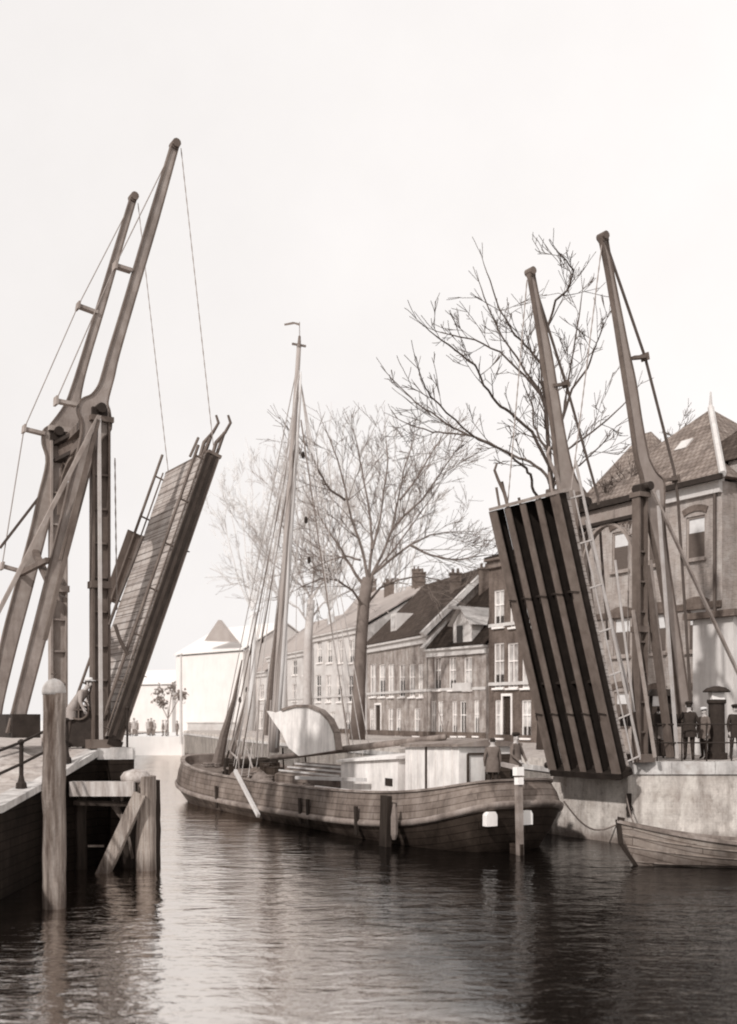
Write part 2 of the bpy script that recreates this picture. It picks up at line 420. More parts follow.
# counterweight box between the tails
tn=onp(690,722,RO,uu); tf=onp(601,700,RF,uu)
b=MB(); tf2=tn+vv*2.75; b.box((tn+tf2)/2+UP*.05,uu*.2,vv*1.45,UP*.2); b.build('counterweight',M['ironD'],R)
def truss(par,P0,segs,stubs,side,mr=None,r=.045):
    b=MB(); 
    for s in segs: b.tube([onp(x,y,P0,uu) for x,y in s],r,6)
    b.build('truss_rod',mr or M['rod'],par)
    for (a,c) in stubs:
        b=MB(); A=onp(*a,P0,uu); B=onp(*c,P0,uu); b.bar(A,B,.22,.09,side); e=(A-B).normalized(); b.bar(A-e*.03,A+e*.03,.3,.22,side)
        b.build('spreader',mr or M['iron'],par)
truss(R,RO-vv*.05,[[(606,243),(645,357),(674,470),(678,500),(691,705),(693,735)]],[((645,357),(632,358)),((676,479),(664,480))],vv)
truss(R,RF,[[(533,280),(566,384),(598,497),(602,560),(608,640)]],[((566,384),(552,386))],vv)
# portal
def post(par,P0,d,px,y0,y1,w,zb,m,name='portal_post'):
    a=onp(px,y0,P0,d); c=V((a.x,a.y,zb)); b=MB()
    for s in (-1,1):
        b.bar(c+uu*s*w*.42,a+uu*s*w*.42,.3,.06,vv)
    b.bar(c,a,.05,w*.8,vv)
    H=a.z-zb
    for k in range(1,int(H/.9)): 
        q=c+UP*k*.9; b.box(q,uu*w*.4,vv*.12,UP*.025)
    b.box(c+UP*.12,uu*w*.75,vv*.35,UP*.12); b.box(c+UP*H*.5,uu*w*.56,vv*.19,UP*.09)
    b.box(a+UP*.05,uu*w*.62,vv*.22,UP*.07)
    return b.build(name,m,par),c,a
_,c1,a1=post(R,RO,uu,640,497,760,.36,QR,M['iron'])
_,c2,a2=post(R,RF,uu,579,497,760,.38,QR,M['iron'])
a2=V((c2.x,c2.y,a1.z))
# lattice cross beam with arch
def portal_beam(par,a,c,h,m,arch=True):
    L=(c-a).length; d=(c-a).normalized(); b=MB()
    k=int(L/.3)
    for i in range(k):
        p0=a+d*(L*i/k)-UP*h; p1=a+d*(L*(i+1)/k)-UP*.02; b.bar(p0,p1,.05,.04,uu)
        p0=a+d*(L*i/k)-UP*.02; p1=a+d*(L*(i+1)/k)-UP*h; b.bar(p0+uu*.04,p1+uu*.04,.05,.04,uu)
    b.box((a+c)/2-UP*h/2,d*L/2,uu*.015,UP*h/2*.96)
    ob=b.build('portal_beam',m,par)
    for q_,w_ in ((.02,.34),(h,.3)):
        b=MB(); b.bar(a-UP*q_,c-UP*q_,w_,.1,uu); b.build('flange',M['ironD'],ob)
    if arch:
        b=MB(); mid=(a+c)/2-UP*h; rx=L/2-.18; rz=1.5
        pts=[mid+d*(-math.cos(t)*rx)+UP*(math.sin(t)*rz-rz-.06) for t in [math.pi*i/16 for i in range(17)]]
        for i in range(16): b.bar(pts[i],pts[i+1],.18,.08,uu)
        b.build('arch_brace',m,ob)
        for s in (-1,1):
            for rr,off in ((.2,.33),(.1,.62)):
                b=MB(); q=mid+d*s*(rx+.1-off)-UP*(.14+rr*.9)
                b.tube([q+d*math.cos(t)*rr+UP*math.sin(t)*rr for t in [math.pi*2*i/12 for i in range(13)]],.03,5); b.build('scroll_ornament',m,ob)
    return ob
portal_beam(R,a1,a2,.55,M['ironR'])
# bearing block at the pivots
for q in (a1,a2):
    b=MB(); b.box(q+UP*.2+uu*.08,uu*.2,vv*.17,UP*.14); b.tube([q+UP*.3-vv*.34+uu*.12,q+UP*.3+vv*.34+uu*.12],.13,10); b.build('pivot_bearing',M['ironD'],R)
# struts
b=MB(); b.bar(onp(643,566,RO,uu)-vv*.1,onp(668,757,RO,uu)-vv*.1,.2,.16,vv); b.build('strut',M['iron'],R)
b=MB(); b.bar(onp(650,492,RO,uu)-vv*.3,onp(670,758,RO,uu)-vv*.3,.09,.07,vv); b.build('strut',M['ironP'],R)
b=MB(); b.bar(onp(652,490,RO-vv*.32,uu),onp(781,764,RO-vv*.32,uu),.09,.08,vv); b.build('strut',M['ironL'],R)
b=MB(); b.bar(onp(650,560,RF,uu),onp(672,758,RF,uu),.1,.1,vv); b.build('strut',M['ironL'],R); b=MB(); b.bar(onp(633,610,RO,uu),onp(640,757,RO,uu)-vv*.6,.08,.08,vv); b.build('strut',M['ironL'],R)
# leaf
LN=RO-vv*.28
hn=onp(627,769,LN,uu); tn=onp(566,492,LN,uu)
hb=MB(); hb.tube([hn-vv*.1-UP*.02,hn+vv*3.6-UP*.02],.1,8); HOST.append(hb)
FW,FWE=.25,.36
G,l,m_,Ln=leaf(R,hn,tn,2.8,-uu,M['ironM'],M['deckL'],5,gdep=.4,capm=M['ironL'])
# near-side hand rail of the leaf
def leaf_rail(host,hn,l,m_,Ln,off,h,lo,hi,mt,mtop):
    b=MB(); a=hn+vv*off-m_*h
    b.tube([a+l*lo,a+l*(Ln+hi)],.045,6)
    b.tube([a+m_*h*.5+l*.1,a+m_*h*.5+l*Ln],.025,6)
    k=7
    for i in range(k):
        q=hn+vv*off+l*(.2+(Ln-.4)*i/(k-1)); b.tube([q-m_*.1,q-m_*h],.028,5)
    b.build('hand_rail',mt,host)
leaf_rail(G,hn,l,m_,Ln,.02,.62,.1,.8,M['ironP'],None)
leaf_rail(G,hn,l,m_,Ln,2.75,.62,.1,.2,M['iron'],None)
# side facing of near girder
# horns at the free end
def horns(host,base,l,side,mt,mir=1):
    b=MB()
    b.tube([base,base+l*.45-side*.02,base+l*.8+side*.14*mir,base+l*1.1+side*.2*mir,base+l*1.32+side*.05*mir],[.05,.06,.05,.045,.035],6)
    b.tube([base+vv*.25+side*.2,base+vv*.25+side*.2+l*.85],.05,6)
    b.tube([base+vv*.1-side*.25,base+vv*.1-side*.2+l*.6],.04,5)
    b.build('horn',mt,host)
horns(G,hn+l*Ln+vv*2.6,l,uu,M['iron'],-1)
horns(G,hn+l*Ln+vv*.2,l,uu,M['ironL'],-1)
chain(R,onp(602,243,RO,uu),hn+l*Ln-m_*.2,M['wire'])
chain(R,onp(527,280,RF,uu),hn+l*Ln+vv*2.75-m_*.1,M['wire'])
chain(R,onp(629,500,RO+vv*.5,uu),onp(627,735,RO+vv*.5,uu),M['wire'])
# small extra bars beside the leaf
b=MB(); b.bar(onp(586,520,RO,uu),onp(628,690,RO,uu),.07,.06,vv); b.tube([onp(615,560,RO,uu),onp(634,712,RO,uu)],.04,6); b.build('operating_rod',M['ironP'],R)

# ---- left bridge
Z1=29.0; QL=3.0
LO=V(((97-CX)*Z1/FPX,Z1,0)); LF=LO+vv*2.9
B=bridge('drawbridge',(LO.x,LO.y,QL),'left raised iron drawbridge half with tall twin balance beams and planked deck side showing')
outline_beam(B,[(170,147),(147,222),(124,300),(108,352),(103,370),(98,385),(90,395),(80,400),(77,411),(81,424),(79,442),(73,466),(64,502),(56,536),(39,604),(26,655),(12,710),(6,733)],
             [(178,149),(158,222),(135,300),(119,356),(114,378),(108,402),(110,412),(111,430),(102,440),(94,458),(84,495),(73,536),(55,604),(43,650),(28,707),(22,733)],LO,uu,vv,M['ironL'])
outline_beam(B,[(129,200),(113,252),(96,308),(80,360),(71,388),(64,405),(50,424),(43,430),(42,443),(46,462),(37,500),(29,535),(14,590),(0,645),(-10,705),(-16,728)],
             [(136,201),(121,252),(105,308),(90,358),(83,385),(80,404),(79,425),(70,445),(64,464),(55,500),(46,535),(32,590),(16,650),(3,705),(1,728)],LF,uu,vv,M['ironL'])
tn2=onp(24,722,LO,uu)
b=MB(); b.box(tn2+vv*1.45-UP*.1,uu*.35,vv*1.7,UP*.3); b.build('counterweight',M['ironD'],B)
truss(B,LO,[[(171,152),(115,266),(56,401)]],[((115,266),(131,271)),((56,401),(76,405))],vv,M['ironL'],r=.016)
truss(B,LF,[[(130,205),(78,306),(24,429),(2,566)]],[((78,306),(97,313)),((24,429),(44,434)),((2,566),(20,571))],vv,M['ironL'],r=.016)
for o_ in B.children:
    if o_.name.startswith('truss_rod'):
        o_.data.materials[0]=M['wire']
        for vtx in []: pass
_,d1,e1=post(B,LO,uu,100,422,742,.5,QL,M['iron'])
_,d2,e2=post(B,LF,uu,58,432,742,.5,QL,M['ironL'])
e2=V((d2.x,d2.y,e1.z))
portal_beam(B,e1,e2,.5,M['iron'])
for q in (e1,e2):
    b=MB(); b.box(q+UP*.2-uu*.05,uu*.2,vv*.17,UP*.14); b.tube([q+UP*.3-vv*.34-uu*.05,q+UP*.3+vv*.34-uu*.05],.13,10); b.build('pivot_bearing',M['ironD'],B)
LS=LO-vv*.3
b=MB(); b.bar(onp(99,416,LS,uu),onp(-70,745,LS,uu),.1,.1,vv); b.build('strut',M['ironL'],B)
b=MB(); b.bar(onp(99,416,LS,uu),onp(101,742,LS,uu),.09,.08,vv); b.build('strut',M['ironP'],B)
b=MB(); b.bar(onp(98,420,LS,uu),onp(45,640,LS,uu),.1,.1,vv); b.build('strut',M['iron'],B); b=MB(); b.bar(onp(98,420,LS,uu),onp(60,560,LS,uu),.06,.06,vv); b.build('strut',M['iron'],B)
b=MB(); b.bar(onp(60,470,LF,uu),onp(0,548,LF,uu),.07,.07,vv); b.build('strut',M['rod'],B)
b=MB(); b.bar(onp(84,425,LO,uu)+vv*.1,onp(66,442,LF,uu),.2,.2,UP); b.bar(onp(84,440,LO,uu)+vv*.1,onp(66,460,LF,uu),.2,.16,UP); b.build('cross_tie',M['iron'],B)
b=MB(); b.bar(onp(48,580,LO,uu),onp(35,552,LF,uu),.16,.16,UP); b.bar(onp(48,560,LO,uu),onp(20,574,LF,uu),.13,.13,UP); b.bar(onp(65,600,LO,uu),onp(46,590,LF,uu),.13,.13,UP); b.build('cross_tie',M['iron'],B)
LL=LO-vv*.28
hn2=onp(112,738,LL,uu); tn2=onp(210,455,LL,uu)
hb=MB(); hb.tube([hn2-vv*.1-UP*.02,hn2+vv*3.6-UP*.02],.1,8); HOST.append(hb)
FW,FWE=.16,.18
G2,l2,m2,Ln2=leaf(B,hn2,tn2,3.1,uu,M['iron'],M['deckL'],4,gdep=.2)
leaf_rail(G2,hn2,l2,m2,Ln2,3.08,.4,.3,.5,M['iron'],None)
leaf_rail(G2,hn2,l2,m2,Ln2,.0,.4,.4,.1,M['iron'],None)
b=MB(); b.box(hn2+l2*Ln2/2-vv*.055+m2*.05,l2*(Ln2/2-.01),vv*.012,m2*.2); b.build('side_plate',M['iron'],G2)
b=MB(); b.box(hn2+l2*Ln2/2-vv*.09+m2*.11,l2*Ln2/2,vv*.03,m2*.045); b.box(hn2+l2*Ln2/2-vv*.07-m2*.09,l2*Ln2/2,vv*.05,m2*.04); b.build('side_plate',M['ironD'],G2)
b=MB(); b.box(hn2+l2*Ln2*.62+vv*3.1-m2*.42,l2*1.1,vv*.02,m2*.2); b.build('side_plate',M['iron'],G2)
horns(G2,hn2+l2*Ln2+vv*.1+m2*.1,l2,uu,M['iron'],1)
horns(G2,hn2+l2*Ln2+vv*.5-m2*.1,l2,uu,M['iron'],1)
chain(B,onp(181,148,LO,uu),hn2+l2*(Ln2+.3),M['wire'],r=.013)
chain(B,onp(138,203,LF,uu),hn2+l2*Ln2+vv*3.1,M['wire'],r=.013)
chain(B,onp(115,458,LO,uu),onp(117,610,LO,uu),M['wire'])
# hinge plates and pawl on the deck side
b=MB(); b.tube([onp(x,y,LL-vv*.1,uu) for x,y in ((143,536),(128,575),(118,600),(109,625))],.045,6)
b.tube([onp(x,y,LL-vv*.1,uu) for x,y in ((115,625),(120,640),(128,655))],.05,6); b.build('operating_rod',M['rod'],B)

# ------------------------------------------------------------------ TIMBER POST AND FENDER
def pile(b,x,y,zt,r,zb=-1.4,n=12,lean=(0,0),jag=.0):
    k=14; pts=[];rs=[]
    for i in range(k+1):
        t=i/k; z=zb+(zt-zb)*t
        pts.append(V((x+lean[0]*t+random.uniform(-.012,.012),y+lean[1]*t+random.uniform(-.012,.012),z))); rs.append(r*(1.0-.06*t)*random.uniform(.96,1.04))
    b.tube(pts,rs,n)
px0=(54-CX)*22/FPX
T=thing('mooring_post',(px0,22,0),'tall weathered round timber mooring post with pale rounded cap at left quay','mooring post')
b=MB(); pile(b,px0,22,4.3,.235,n=16); b.build('shaft',M['wood'],T,smooth=True)
b=MB(); cx=V((px0,22,0)); b.tube([cx+UP*z for z in (4.27,4.34,4.42,4.5,4.56,4.59)],[.232,.236,.222,.18,.11,.03],16); b.build('cap',M['coping'],T,smooth=True)
b=MB(); b.tube([cx+UP*4.5,cx+UP*4.74],.02,5); b.tube([cx+UP*4.68+V((-.06,0,0)),cx+UP*4.68+V((.06,0,0))],.015,5); b.build('spike',M['rod'],T)

FZ=27.5
def fx(px,Z=FZ): return (px-CX)*Z/FPX
T=thing('timber_fender',(fx(115),FZ,0),'timber fender frame of piles, cross beam and slanting brace before left abutment','fender')
def fz(py,Z=FZ): return EYE+(HY-py)*Z/FPX
b=MB(); pile(b,fx(146),FZ,fz(776),.26); b.build('pile',M['wood'],T)
b=MB(); pile(b,fx(132,28.2),28.2,fz(772,28.2),.3); b.build('pile',M['woodD'],T)
b=MB(); pile(b,fx(155,28.2),28.2,fz(780,28.2),.15); b.build('pile',M['woodD'],T)
b=MB(); pile(b,fx(79),FZ+.2,fz(786),.15); b.build('pile',M['woodD'],T)
b=MB(); pile(b,fx(128,27.9),27.9,fz(790,27.9),.13); b.build('pile',M['woodD'],T)
b=MB(); b.tube([V((fx(135),27.6,fz(780)))+UP*z for z in (-.05,.08,.2,.27)],[.37,.39,.3,.08],14); b.build('pile_cap',M['woodW'],T,smooth=True)
b=MB(); b.bar(V((fx(74),FZ-.28,fz(788))),V((fx(137),FZ-.28,fz(788))),.36,.3,UP); b.build('cross_beam',M['woodW'],T)
b=MB(); b.bar(V((fx(76),FZ-.2,fz(802))),V((fx(140),FZ-.1,fz(804))),.12,.12,UP); b.build('cross_beam',M['woodD'],T)
b=MB(); b.bar(V((fx(143),FZ-.25,fz(793))),V((fx(99),FZ-.5,-.5)),.42,.3,V((0,1,0))); b.build('brace',M['wood'],T)
b=MB(); b.bar(V((fx(110),FZ+.1,fz(802))),V((fx(122),FZ+.1,fz(818))),.12,.1,UP); b.bar(V((fx(88),FZ,fz(846))),V((fx(104),FZ,fz(846))),.05,.05,UP)
b.bar(V((fx(126),FZ+.3,fz(838))),V((fx(130),FZ+.3,fz(860))),.07,.05,UP); b.build('tie_bar',M['wood'],T)

# ------------------------------------------------------------------ RAILINGS
def railing(name,pts,h,label,m,rails=(1.0,.5),r=.035,postr=.045,base=True,group=None):
    T=thing(name,pts[0],label,'railing',group)
    for p in pts:
        b=MB(); p=V(p); b.tube([p,p+UP*h],postr,8)
        if base: b.tube([p,p+UP*.12,p+UP*.16,p+UP*.3],[postr*2.6,postr*2.3,postr*1.6,postr],8)
        b.tube([p+UP*(h-.05),p+UP*h,p+UP*(h+.05)],[postr*1.2,postr*1.8,postr*.6],8)
        b.build('rail_post',m,T)
    for q in rails:
        b=MB(); b.tube([V(p)+UP*h*q for p in pts],r,6); b.build('rail',m,T)
    return T
def lq(t):   # point on the left coping, t = depth
    P=[V(p) for p in lp[1:4]]
    if t<23: return V((-7.95,t,1.98))
    for a,c in zip(P,P[1:]):
        if t<=c.y: f=(t-a.y)/(c.y-a.y); q=a.lerp(c,f); return V((q.x-.22,q.y,q.z+.02))
    return V((P[-1].x-.2,P[-1].y,P[-1].z))
railing('quay_railing',[lq(20.5)+V((-.1,0,0)),lq(23.0),lq(25.2),lq(27.6)],1.08,'dark iron quay railing with round based posts on the left quay',M['ironD'],rails=(.98,.52),postr=.05)
rp_=[V((x,33.35,QR+.01)) for x in (8.0,8.75,9.5,10.25,11.0,11.75,12.5,13.2)]
railing('quay_railing',rp_,1.12,'thin dark iron railing along the coping of right quay',M['ironD'],rails=(1.0,.5),r=.022,postr=.022,base=False)
railing('quay_railing',[V((-6.35,28.95,3.02)),V((-7.0,30.1,3.02)),V((-7.7,31.3,3.02))],1.05,'short dark iron railing at the left bridge abutment edge',M['ironD'],rails=(1.0,.5),r=.03,postr=.03,base=False)

# ------------------------------------------------------------------ SAILING BARGE
SP=V((4.4,31.0,0)); dd=V((-.49,.872,0)).normalized(); nn=V((dd.y,-dd.x,0))   # dd: towards the bow; nn: to starboard (right)
LH=24.5
def bp(s,n,z): return SP+dd*s+nn*n+UP*z
BR=thing('sailing_barge',bp(10,0,0),'long worn wooden sailing barge with white deckhouse and tall raked mast','sailing barge')
def zw(s): return .42+.95*math.exp(-s/2.3)+.6*math.exp(-(LH-s)/2.5)
def zt(s): return 1.42+.72*math.exp(-s/2.6)+.75*math.exp(-(LH-s)/3.2)
def outline(a,bm,nq=4.8,N=88):
    pts=[]
    for i in range(N):
        t=2*math.pi*i/N; c,s_=math.cos(t),math.sin(t)
        pts.append((LH/2-math.copysign(abs(c)**(2/nq),c)*a, math.copysign(abs(s_)**(2/nq),s_)*bm))
    return pts
N=88; A=LH/2; HB=2.52
levels=[(A-1.2,HB-.7,lambda s:-.9,3.2),(A-.62,HB-.28,lambda s:-.02,3.8),(A-.3,HB-.12,lambda s:zw(s)*.5,4.2),(A-.02,HB,lambda s:zw(s)-.09,4.4)]
def huv(p):
    q=p-SP; return (q.dot(dd)-q.dot(nn),q.z-zw(q.dot(dd))*.9)
def loft(levels,name,m,par,capends=False,smooth=True):
    b=MB(); b.uvf=huv
    for a,h,zf,q in levels:
        for s,n_ in outline(a,h,q): b.v.append(bp(s,n_,zf(s)))
    for k in range(len(levels)-1):
        for i in range(N):
            j=(i+1)%N; 
            mi=0
            s=outline(*levels[k][:2],levels[k][3])[i][0] if False else 0
            b.f.append((k*N+i,k*N+j,(k+1)*N+j,(k+1)*N+i)); b.m.append(0)
    return b
b=loft(levels,'hull',None,None)
# aft quarter is darker: second material for faces near the stern
for fi,f in enumerate(b.f):
    c=sum((b.v[i] for i in f),V())/4; s=(c-SP).dot(dd); b.m[fi]=1 if s<3.15 else 0
hull=b.build('hull',[M['hull'],M['hullA']],BR,smooth=True)
b=loft([(A-.02,HB,lambda s:zw(s)-.09,4.4),(A+.07,HB+.09,lambda s:zw(s)-.06,4.4),(A+.09,HB+.11,lambda s:zw(s)+.04,4.4),(A+.03,HB+.04,lambda s:zw(s)+.11,4.4)],0,0,0)
b.build('wale',M['wale'],hull,smooth=True)
b=loft([(A+.0,HB+.02,lambda s:zw(s)+.1,4.4),(A-.1,HB-.03,lambda s:(zw(s)+zt(s))/2,4.4),(A-.3,HB-.14,lambda s:zt(s)-.06,4.3)],0,0,0)
b.build('bulwark',M['hullU'],hull,smooth=True)
b=loft([(A-.3,HB-.14,lambda s:zt(s)-.06,4.3),(A-.24,HB-.08,lambda s:zt(s)-.05,4.3),(A-.24,HB-.08,lambda s:zt(s)+.01,4.3),(A-.44,HB-.28,lambda s:zt(s)+.01,4.3),(A-.44,HB-.28,lambda s:zt(s)-.06,4.3),(A-.4,HB-.24,lambda s:zt(s)-.4,4.3)],0,0,0)
b.build('rail_cap',M['wale'],hull)
b=MB()
o1=outline(A-.38,HB-.22,4.3)
for i in range(N//2):
    j=i+1
    s0,n0=o1[i]; s1,n1=o1[j%N]
    b.add([bp(s0,n0,zt(s0)-.38),bp(s1,n1,zt(s1)-.38),bp(s1,-n1,zt(s1)-.38),bp(s0,-n0,zt(s0)-.38)],[(0,1,2,3)])
b.build('deck',M['deck'],hull)
# stern windows: surface point of the counter
def hull_pt(n_,z):
    lv=None
    # between waterline level and wale
    f=(z-.0)/(zw(.3)-.09); a=A-.62+( .6)*f; h=HB-.28+.28*f
    s=LH/2-a*(1-abs(n_/h)**4.1)**(1/4.1)
    return bp(s,n_,z)
for sgn in (-1,1):
    n0=-1.3 if sgn<0 else -.16
    ring=[(0,0),(.36,0),(.36,.3),(.3,.4),(.06,.4),(0,.3)]
    b=MB(); hc0=hull_pt(n0+.18,1.0); P=[hc0-dd*.12+nn*(x-.18)+UP*(y-.2) for x,y in ring]
    b.prism(P,dd*.2); b.build('stern_window',M['white'],hull)
# rudder post, tall pale stock
b=MB(); b.bar(bp(-.36,-.42,-.6),bp(-.26,-.42,2.35),.17,.15,nn); ru=b.build('rudder',M['wale'],BR)
b=MB(); b.bar(bp(-.2,-.42,-.9),bp(-.18,-.42,.3),.1,.5,nn); b.build('rudder_blade',M['hullA'],ru)
b=MB(); b.bar(bp(-.27,-.42,2.2),bp(-.26,-.42,2.44),.24,.2,nn); b.bar(bp(-.3,-.42,1.95),bp(-.29,-.42,2.15),.19,.18,nn);b.build('rudder_head',M['white'],ru)
b=MB(); b.bar(bp(-.2,-.42,2.42),bp(1.5,.0,2.5),.12,.1,UP); b.build('tiller',M['mast'],ru)
# fender and side strakes on the port side
b=MB(); b.bar(bp(3.3,-HB-.12,-.3),bp(3.25,-HB-.1,1.5),.42,.16,dd); b.build('rubbing_timber',M['woodD'],BR)
b=MB(); b.tube([bp(2.75,-HB-.12,z) for z in (.25,.4,.9,1.3)],[.06,.11,.11,.04],8); b.build('rope_fender',M['rope'],BR)
for s in (5.2,8.6,9.2,17):
    b=MB(); b.bar(bp(s,-HB-.03,.15),bp(s,-HB-.06,1.05),.16,.07,dd); b.build('rubbing_timber',M['woodD'],BR)
b=MB(); b.bar(bp(12.4,-HB-.2,.2),bp(15.0,-HB-.05,1.75),.13,.12,dd); b.build('boat_pole',M['spar'],BR)
# deckhouse (aft, tall) and forward coach roof
def house(par,s0,s1,hw,z0,z1a,z1b,m,name,rm):
    b=MB()
    P=[(s0,-hw,z1a),(s1,-hw,z1b),(s1,hw,z1b),(s0,hw,z1a)]
    b.add([bp(*p) for p in P]+[bp(p[0],p[1],z0) for p in P],[(0,1,2,3),(0,4,5,1),(1,5,6,2),(2,6,7,3),(3,7,4,0)])
    o=b.build(name,m,par)
    b=MB(); e=.12
    za,zb=z1a+.012,z1b+.012
    q=[(s0-e,-hw-e,za),(s1+e,-hw-e,zb),(s1+e,hw+e,zb),(s0-e,hw+e,za)]
    b.add([bp(*p) for p in q]+[bp(p[0],p[1],p[2]+.08) for p in q]+[bp(s0-e,0,za+.22),bp(s1+e,0,zb+.22)],
          [(3,2,1,0),(0,1,5,4),(2,3,7,6),(4,5,9,8),(6,7,8,9),(0,4,8,7,3),(1,2,6,9,5)])
    b.build('cabin_roof',rm,o)
    return o
dh=house(BR,1.75,4.75,1.05,1.2,2.95,2.88,M['whiteS'],'deckhouse',M['wale'])
for (s,z,w_,h_) in ((2.25,2.1,.45,.5),(3.6,2.1,.4,.5)): pass
b=MB()
for (x0,x1,z0_,z1_) in ((-.75,-.1,1.75,2.75),):
    for q in ((x0,x1,z1_,z1_),(x0,x1,z0_,z0_)): b.bar(bp(1.72,q[0],q[2]),bp(1.72,q[1],q[3]),.06,.04,UP)
    for q in (x0,x1): b.bar(bp(1.72,q,z0_),bp(1.72,q,z1_),.06,.04,nn)
b.build('door_frame',M['hullA'],dh)
b=MB(); b.box(bp(1.73,.45,1.98),dd*.02,nn*.34,UP*.75); b.build('companion_door',M['hullA'],dh)
b=MB(); b.bar(bp(3.5,-1.07,1.4),bp(3.5,-1.07,3.0),.07,.04,dd); b.build('corner_post',M['hullA'],dh)
for s in (2.1,2.55,3.0,4.0,4.4):
    b=MB(); b.bar(bp(s,-1.062,1.3),bp(s,-1.062,2.95),.03,.02,dd); b.build('batten',M['whiteS'],dh)
fh=house(BR,4.95,8.8,1.2,1.0,2.5,2.25,M['whiteS'],'coach_roof',M['whiteS'])
b=MB()
for s in (5.5,): b.box(bp(s,-1.21,1.75),dd*.22,nn*.015,UP*.12)
b.build('cabin_light',M['glassD'],fh)
b=MB()
for k,n0 in enumerate((-1.25,-.65)):
    b.add([bp(8.9,n0-.0,1.62+.25*k),bp(14.2,n0,1.62+.25*k),bp(14.2,n0+.6,1.87+.2*k),bp(8.9,n0+.6,1.87+.2*k)],[(0,1,2,3)])
b.add([bp(8.9,-1.25,1.62),bp(14.2,-1.25,1.62),bp(14.2,-1.25,.95),bp(8.9,-1.25,.95)],[(0,1,2,3)])
b.add([bp(8.9,-.05,2.07),bp(14.2,-.05,2.07),bp(14.2,1.25,1.62),bp(8.9,1.25,1.62)],[(0,1,2,3)])
b.add([bp(8.9,1.25,1.62),bp(14.2,1.25,1.62),bp(14.2,1.25,.95),bp(8.9,1.25,.95)],[(0,1,2,3)])
b.add([bp(8.9,-1.25,.95),bp(8.9,-1.25,1.62),bp(8.9,-.05,2.07),bp(8.9,1.25,1.62),bp(8.9,1.25,.95)],[(0,1,2,3,4)])
b.add([bp(14.2,-1.25,.95),bp(14.2,-1.25,1.62),bp(14.2,-.05,2.07),bp(14.2,1.25,1.62),bp(14.2,1.25,.95)],[(0,1,2,3,4)])
hc=b.build('hatch_cover',M['hullU'],BR)
b=MB()
for n0,z in ((-1.15,1.78),(-.8,1.9),(-.45,2.02)): b.bar(bp(9,n0,z),bp(14,n0,z),.06,.05,UP)
b.build('batten',M['spar'],hc)
b=MB(); b.bar(bp(6.5,-1.5,1.78),bp(11.5,-1.62,1.62),.12,.1,UP); b.build('boat_hook',M['spar'],BR)
b=MB(); b.bar(bp(3.2,-1.85,1.3),bp(9.5,-1.85,1.3),.3,.04,UP); b.build('bin_board',M['white'],BR)
# rope heaps and gear on the foredeck
for k in range(34):
    b=MB()
    s=random.uniform(14.5,22); n0=random.uniform(-1.5,1.3); z=zt(s)-.3
    r=random.uniform(.12,.34); c=bp(s,n0,z+random.uniform(0,.35))
    b.tube([c+dd*math.cos(t)*r+nn*math.sin(t)*r+UP*.05*t*.3 for t in [i*.7 for i in range(16)]],.045,5)
    b.build('coiled_rope',M['rope'],BR)
for k in range(12):
    b=MB()
    s=random.uniform(15,21.5); n0=random.uniform(-1.3,1.3)
    c=bp(s,n0,zt(s)+.05); b.box(c,(dd*.8+nn*random.uniform(-.5,.5)).normalized()*random.uniform(.12,.5),nn*random.uniform(.08,.2),UP*random.uniform(.1,.38))
    b.build('deck_gear',M['hullA'],BR)
b=MB(); 
for s in (19.4,): 
    b.tube([bp(s,-1.1,zt(s)+.25),bp(s,1.1,zt(s)+.25)],[.22,.22],10); b.box(bp(s,-1.15,zt(s)),dd*.12,nn*.08,UP*.5); b.box(bp(s,1.15,zt(s)),dd*.12,nn*.08,UP*.5)
b.build('windlass',M['woodD'],BR)
for k,(s,n0,w_,h_) in enumerate(((15.6,-1.2,.7,.5),(16.9,-.9,.9,.6),(18.2,-1.1,.6,.45),(10.2,-1.75,.8,.35),(14.6,-1.5,.6,.4))):
    b=MB(); n_=12; c=bp(s,n0,zt(s)-.35)
    for r_,(rr,zz) in enumerate(((1,0),(.95,.35),(.6,.8),(.12,1.0))):
        for q in range(n_):
            a=2*math.pi*q/n_; jr=rr*random.uniform(.8,1.15); b.v.append(c+dd*math.cos(a)*w_*jr+nn*math.sin(a)*.45*jr+UP*(zz*h_*random.uniform(.85,1.15)))
    for r_ in range(3):
        for q in range(n_): b.f.append((r_*n_+q,r_*n_+(q+1)%n_,(r_+1)*n_+(q+1)%n_,(r_+1)*n_+q)); b.m.append(0)
    b.f.append(tuple(range(3*n_,4*n_))); b.m.append(0)
    b.build('canvas_bundle',M['hullU'] if k%2 else M['rope'],BR,smooth=True)
for k in range(7):
    s=random.uniform(14.6,20.5); n0=random.uniform(-1.2,1.2); b=MB(); a=bp(s,n0,zt(s)-.2)
    b.tube([a,a+UP*random.uniform(.8,1.6)+dd*random.uniform(-.6,.6)+nn*random.uniform(-.3,.3)],.04,6); b.build('stanchion',M['woodD'] if k%2 else M['mast'],BR)
